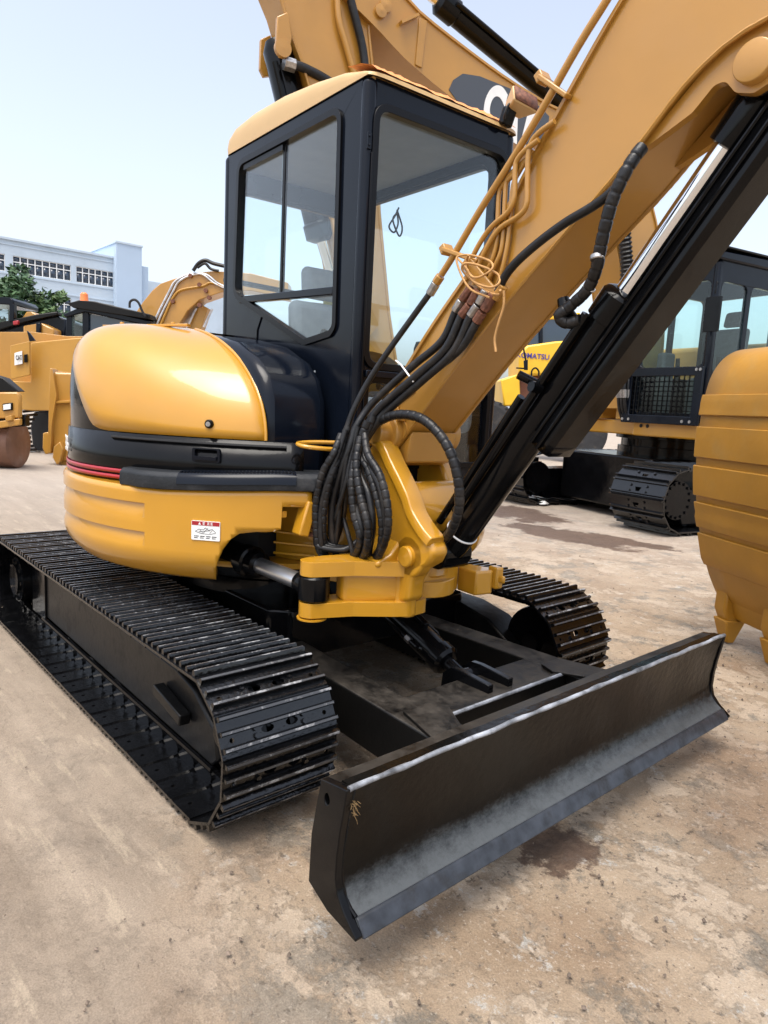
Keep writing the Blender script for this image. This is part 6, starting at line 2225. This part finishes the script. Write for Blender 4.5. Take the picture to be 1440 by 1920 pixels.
boomp = [(-7.595,21.000,3.942),(-7.390,21.000,4.241),(-7.124,21.000,4.573),(-6.890,21.000,4.780),(-6.547,21.000,4.918),(-5.956,21.000,5.127),(-5.334,21.000,5.218),(-4.244,21.000,5.213),(-3.147,21.000,4.997),(-3.133,21.000,4.546),(-4.233,21.000,4.717),(-5.091,21.000,4.629),(-5.714,21.000,4.386),(-6.071,21.000,4.065),(-6.335,21.000,3.624),(-6.569,21.000,3.151),(-7.596,21.000,3.099)]
BX.poly(boomp, 0.75, 'boom', 'yellow_boom', off=0.0, bevel=0.02)
BX.poly([(-6.177,21.000,3.601),(-6.070,21.000,3.943),(-5.760,21.000,4.293),(-5.555,21.000,4.197),(-5.752,21.000,3.623),(-5.937,21.000,3.183),(-6.253,21.000,3.167)], 0.5, 'inner_arm', 'yellow_far', off=0.3, bevel=0.02)
for dx in (0, 7):
    BX.tube([(p[0] + dx * 0.016, p[1], p[2]) for p in [(-7.106,20.950,3.549),(-6.871,20.950,4.048),(-6.592,20.950,4.591),(-6.438,20.950,4.854),(-6.097,20.950,5.051),(-5.662,20.950,5.103),(-5.317,20.950,4.880),(-5.003,20.950,4.746)]], 0.032, 'boom_pipe', 'steel_light')
BX.tube([(-6.870,20.950,3.561),(-6.590,20.950,4.214),(-6.405,20.950,4.525),(-6.171,20.950,4.657),(-5.627,20.950,4.775),(-5.395,20.950,4.876),(-5.035,20.950,4.774)], 0.03, 'boom_pipe', 'yellow_far')
for dx in (0, 30):
    BX.tube([(p[0] + dx * 0.016, p[1], p[2]) for p in [(-6.125,21.200,3.627),(-5.969,21.200,3.974),(-5.876,21.200,4.163)]], 0.035, 'arm_pipe', 'steel_light')
BX.tube([(-5.898,20.900,5.171),(-5.745,20.900,5.387),(-5.545,20.900,5.486),(-5.312,20.900,5.409),(-4.924,20.900,5.339)], 0.055, 'boom_hose', 'rubber')
BX.tube([(-5.775,20.900,5.267),(-5.559,20.900,5.396),(-5.387,20.900,5.256),(-5.154,20.900,5.208)], 0.04, 'boom_hose', 'rubber')
for px_ in [(-5.988,20.950,5.042),(-5.721,20.950,4.800),(-5.532,20.950,4.644),(-6.497,20.950,4.294),(-5.714,20.950,4.227),(-5.435,20.950,4.453)]:
    p = BX.L(px_)
    MB().cyl((p[0], p[1] - 0.04, p[2]), (p[0], p[1] + 0.1, p[2]), 0.06, 10).build('boss', 'rust', BX.o)

# black-armed loader by the tree
SK = Far('skid_loader', -11.2, 23, 'dark loader with long black lift arm and small cab at the far left', 'loader')
SK.poly([(-13.769,23.000,3.446),(-12.725,23.000,3.633),(-11.508,23.000,3.945),(-10.851,23.000,4.062),(-10.853,23.000,3.962),(-11.686,23.000,3.752),(-12.732,23.000,3.397),(-13.779,23.000,3.176)], 0.35, 'lift_arm', 'black_dusty', bevel=0.03)
SK.poly([(-13.890,23.200,3.429),(-11.788,23.200,3.738),(-11.087,23.200,3.976),(-10.654,23.200,3.829),(-10.718,23.200,3.146),(-13.910,23.200,2.900)], 1.5, 'engine_cover', 'black_cab', bevel=0.06)
SK.poly([(-13.731,23.000,4.450),(-12.357,23.000,4.419),(-12.257,23.000,4.325),(-12.260,23.000,4.191),(-13.740,23.000,4.217)], 1.6, 'cab_roof', 'black_cab', bevel=0.03)
SK.poly([(-12.413,23.000,4.250),(-12.259,23.000,4.225),(-12.276,23.000,3.622),(-12.432,23.000,3.614)], 0.2, 'cab_post', 'black_cab', bevel=0.02)
SK.poly([(-13.770,23.050,4.223),(-12.424,23.050,4.224),(-12.441,23.050,3.653),(-13.795,23.050,3.551)], 0.03, 'cab_glass', 'glass_green', bevel=0)
SK.poly([(-12.149,22.900,3.784),(-11.971,22.900,4.026),(-11.765,22.900,4.036),(-11.528,22.900,3.881),(-11.805,22.900,3.801)], 0.4, 'tank', 'yellow_boom', off=0.3, bevel=0.04)
SK.poly([(-11.829,22.800,3.521),(-11.243,22.800,3.650),(-10.836,22.800,3.471),(-10.843,22.800,3.103),(-11.841,22.800,3.052)], 0.6, 'front_frame', 'yellow_boom', off=-0.1, bevel=0.04)
SK.poly([(-11.365,22.700,3.632),(-11.228,22.700,3.639),(-11.236,22.700,3.274),(-11.373,22.700,3.267)], 0.3, 'arm_link', 'black_cab', off=-0.1, bevel=0.02)
SK.poly([(-12.098,22.700,3.645),(-11.926,22.700,3.687),(-11.930,22.700,3.554),(-12.101,22.700,3.529)], 0.1, 'tail_lamp', 'red', off=-0.1, bevel=0.02)
SK.poly([(-13.910,23.200,2.900),(-10.753,23.200,3.145),(-10.789,23.200,1.069),(-13.992,23.200,0.729)], 1.4, 'chassis', 'black_deep', off=0.2, bevel=0.06)

# crumpled paper on the ground
pp = [(-3.848,7.750,0.020)][0]
b = MB()
vs = []
for i in range(5):
    vs.append([(pp[0] + 0.09 * (i - 2) / 2 * 1.2 + random.uniform(-.02, .02), pp[1] + 0.07 * (j - 2) / 2 * 1.4 + random.uniform(-.02, .02), 0.015 + random.uniform(0, 0.085) * (1 if 0 < i < 4 and 0 < j < 4 else .3)) for j in range(5)])
o = b.grid(vs).build('paper_scrap', 'paper', angle=10, solid=0.002)
tag(o, 'crumpled white paper scrap on the ground behind the boom cylinder', 'paper')

# ================================================================== factory building and tree
FB = empty('factory_building', (-80, 20, 0), 0, 'long pale blue factory building with bands of windows and a stair tower', 'building')


def fb(b, name, mt, parent=FB, **k):
    for i, v in enumerate(b.v):
        b.v[i] = (v[0] + 80, v[1] - 20, v[2])
    return b.build(name, mt, parent, **k)


W0 = [(-80.000,16.788,16.824),(-80.000,28.697,16.757),(-80.000,17.952,15.389),(-80.000,23.767,15.172),(-80.000,17.907,13.604),(-80.000,23.742,13.521),(-80.000,24.336,15.437),(-80.000,28.506,15.371),(-80.000,24.311,13.665),(-80.000,28.494,13.416),(-80.000,21.336,11.866),(-80.000,23.661,11.852)]
zr_ = W0[0][2]
y1 = W0[1][1]
yA, yB, zA, zB = W0[2][1], W0[3][1], W0[4][2], W0[2][2] - 0.05
yC, yD = W0[6][1], W0[7][1]
wins = [(yA, yB, zA, zB, 8), (yC, yD, zA, zB, 6), (yA - 6.4, yA - 0.75, zA, zB, 10), (yA - 13, yA - 7.1, zA, zB, 10),
        (yA, yB, zA - 3.75, zB - 3.65, 8), (yC, yD, zA - 3.75, zB - 3.65, 6), (yA - 6.4, yA - 0.75, zA - 3.75, zB - 3.65, 10)]
y_l = yA - 26
outer = [(y_l, 0), (y1, 0), (y1, zr_), (y_l, zr_)]
holes = [[(a, c), (b_, c), (b_, e), (a, e)] for a, b_, c, e, n in wins]
fb(MB().plate(outer, holes, 'x', -80.4, -80), 'wall', 'wall_white')
fb(MB().box(-95, -80.45, y_l, y1, 0, zr_ - 0.3), 'rear_block', 'wall_white')
fb(MB().box(-95.3, -79.8, y_l, y1 - 0.02, zr_ + 0.002, zr_ + 0.22), 'roof_edge', 'wall_white')
for zz in (zA - 0.18, zA - 3.95, zB + 1.05, zA - 1.5):
    fb(MB().box(-80.0, -79.92, y_l, y1 - 0.05, zz - 0.06, zz + 0.06), 'cornice', 'wall_white')
for a, b_, c, e, n in wins:
    wobj = empty('window', (0, 0, 0))
    wobj.parent = FB
    m_ = MB()
    m_.box(-80.22, -80.12, a, b_, c, c + 0.08); m_.box(-80.22, -80.12, a, b_, e - 0.08, e)
    m_.box(-80.215, -80.125, a, b_, c + (e - c) * 0.62, c + (e - c) * 0.62 + 0.1)
    for k in range(n + 1):
        y = a + (b_ - a) * k / n
        m_.box(-80.23, -80.11, max(a, y - 0.055), min(b_, y + 0.055), c, e)
    fb(m_, 'frame', 'white', wobj)
    for k in range(n):
        ya_, yb_ = a + (b_ - a) * k / n + 0.05, a + (b_ - a) * (k + 1) / n - 0.05
        for z0, z1 in ((c + 0.05, c + (e - c) * 0.62), (c + (e - c) * 0.62 + 0.1, e - 0.05)):
            tl = random.uniform(-0.01, 0.01)
            pm = MB().add([(-80.17 + tl, ya_, z0), (-80.17 - tl, yb_, z0), (-80.17 - tl, yb_, z1), (-80.17 + tl, ya_, z1)], [(0, 1, 2, 3)])
            fb(pm, 'pane', 'pane', wobj, solid=0.01)
T0 = [(-79.000,28.397,18.439),(-79.000,31.349,18.578),(-79.000,32.368,16.490),(-79.000,34.199,15.450)]
tz = T0[0][2]
fb(MB().box(-88, -79, T0[0][1], T0[1][1], 0, tz), 'stair_tower', 'wall_tower')
fb(MB().box(-88.1, -78.9, T0[0][1] - 0.1, T0[1][1] + 0.1, tz + 0.003, tz + 0.2), 'tower_cap', 'wall_white')
fb(MB().box(-88, -79.6, T0[1][1] + 0.01, T0[2][1], 0, T0[2][2]), 'tower_annex', 'wall_tower')
fb(MB().box(-100, -84, T0[2][1] + 0.01, T0[2][1] + 14, 0, T0[3][2] + 0.2), 'low_wing', 'wall_white')

# pale low building closing the yard behind the machines
LBu = empty('low_shed', (-60, 60, 0), 0, 'long low pale shed far behind the yard machines', 'building')
m_ = MB().box(-6, 0, -45, 35, 0, 3.6)
m_.build('wall', 'wall_white', LBu)
MB().box(-6.3, 0.3, -45.2, 35.2, 3.603, 3.8).build('roof', 'wall_tower', LBu)
for k in range(12):
    MB().box(0.003, 0.06, -40 + k * 6, -37.6 + k * 6, 1.2, 2.6).build('window', 'pane', LBu)


def tree(name, loc, h, r, label, mt, seed, n=2600, leaf=0.28):
    rnd = random.Random(seed)
    t = empty(name, loc, 0, label, 'tree', 'trees in front of the factory')
    b = MB()
    b.tube([(0, 0, 0), (0.1, 0.05, h * 0.35), (0.0, 0.1, h * 0.65), (0.05, 0, h * 0.85)], [0.28, 0.22, 0.14, 0.05], 8)
    for k in range(6):
        a = rnd.uniform(0, 2 * PI)
        z = h * rnd.uniform(0.35, 0.6)
        b.tube([(0, 0, z), (r * .4 * math.cos(a), r * .4 * math.sin(a), z + h * .12), (r * .75 * math.cos(a), r * .75 * math.sin(a), z + h * .22)], [0.1, 0.07, 0.03], 6)
    b.build('trunk', 'bark', t)
    b = MB()
    clumps = []
    for k in range(34):
        while True:
            p = V((rnd.uniform(-1, 1), rnd.uniform(-1, 1), rnd.uniform(-1, 1)))
            if p.length < 1:
                break
        clumps.append((V((p.x * r, p.y * r, h * 0.66 + p.z * h * 0.33)), r * rnd.uniform(0.16, 0.34)))
    for k in range(n):
        c, cr = rnd.choice(clumps)
        d = V((rnd.gauss(0, 1), rnd.gauss(0, 1), rnd.gauss(0, 1))).normalized()
        p = c + d * cr * rnd.uniform(0.55, 1.05)
        u = V((rnd.gauss(0, 1), rnd.gauss(0, 1), rnd.gauss(0, .6))).normalized()
        w = u.cross(d + V((0, 0, .4))).normalized()
        s = leaf * rnd.uniform(0.6, 1.3)
        b.add([p - u * s, p - w * s * .45, p + u * s, p + w * s * .45], [(0, 1, 2, 3)])
    b.build('crown', mt, t, recalc=False, angle=180)
    return t


tp = [(-66.000,14.102,9.978),(-66.000,16.466,9.396),(-66.000,18.490,8.483),(-66.000,11.012,8.875)]
tree('broadleaf_tree', (-66, tp[0][1], 0), 12.2, 3.4, 'taller dark green tree at the left edge before the factory', 'leaf', 3, 4200, 0.34)
tree('broadleaf_tree', (-65, tp[1][1], 0), 10.4, 3.0, 'mid-height green tree between the taller tree and factory wall', 'leaf_light', 4, 3800, 0.32)
tree('broadleaf_tree', (-64, tp[2][1] - 0.3, 0), 9.3, 2.2, 'smallest dark tree, rightmost of the three before the factory', 'leaf', 5, 3000, 0.30)
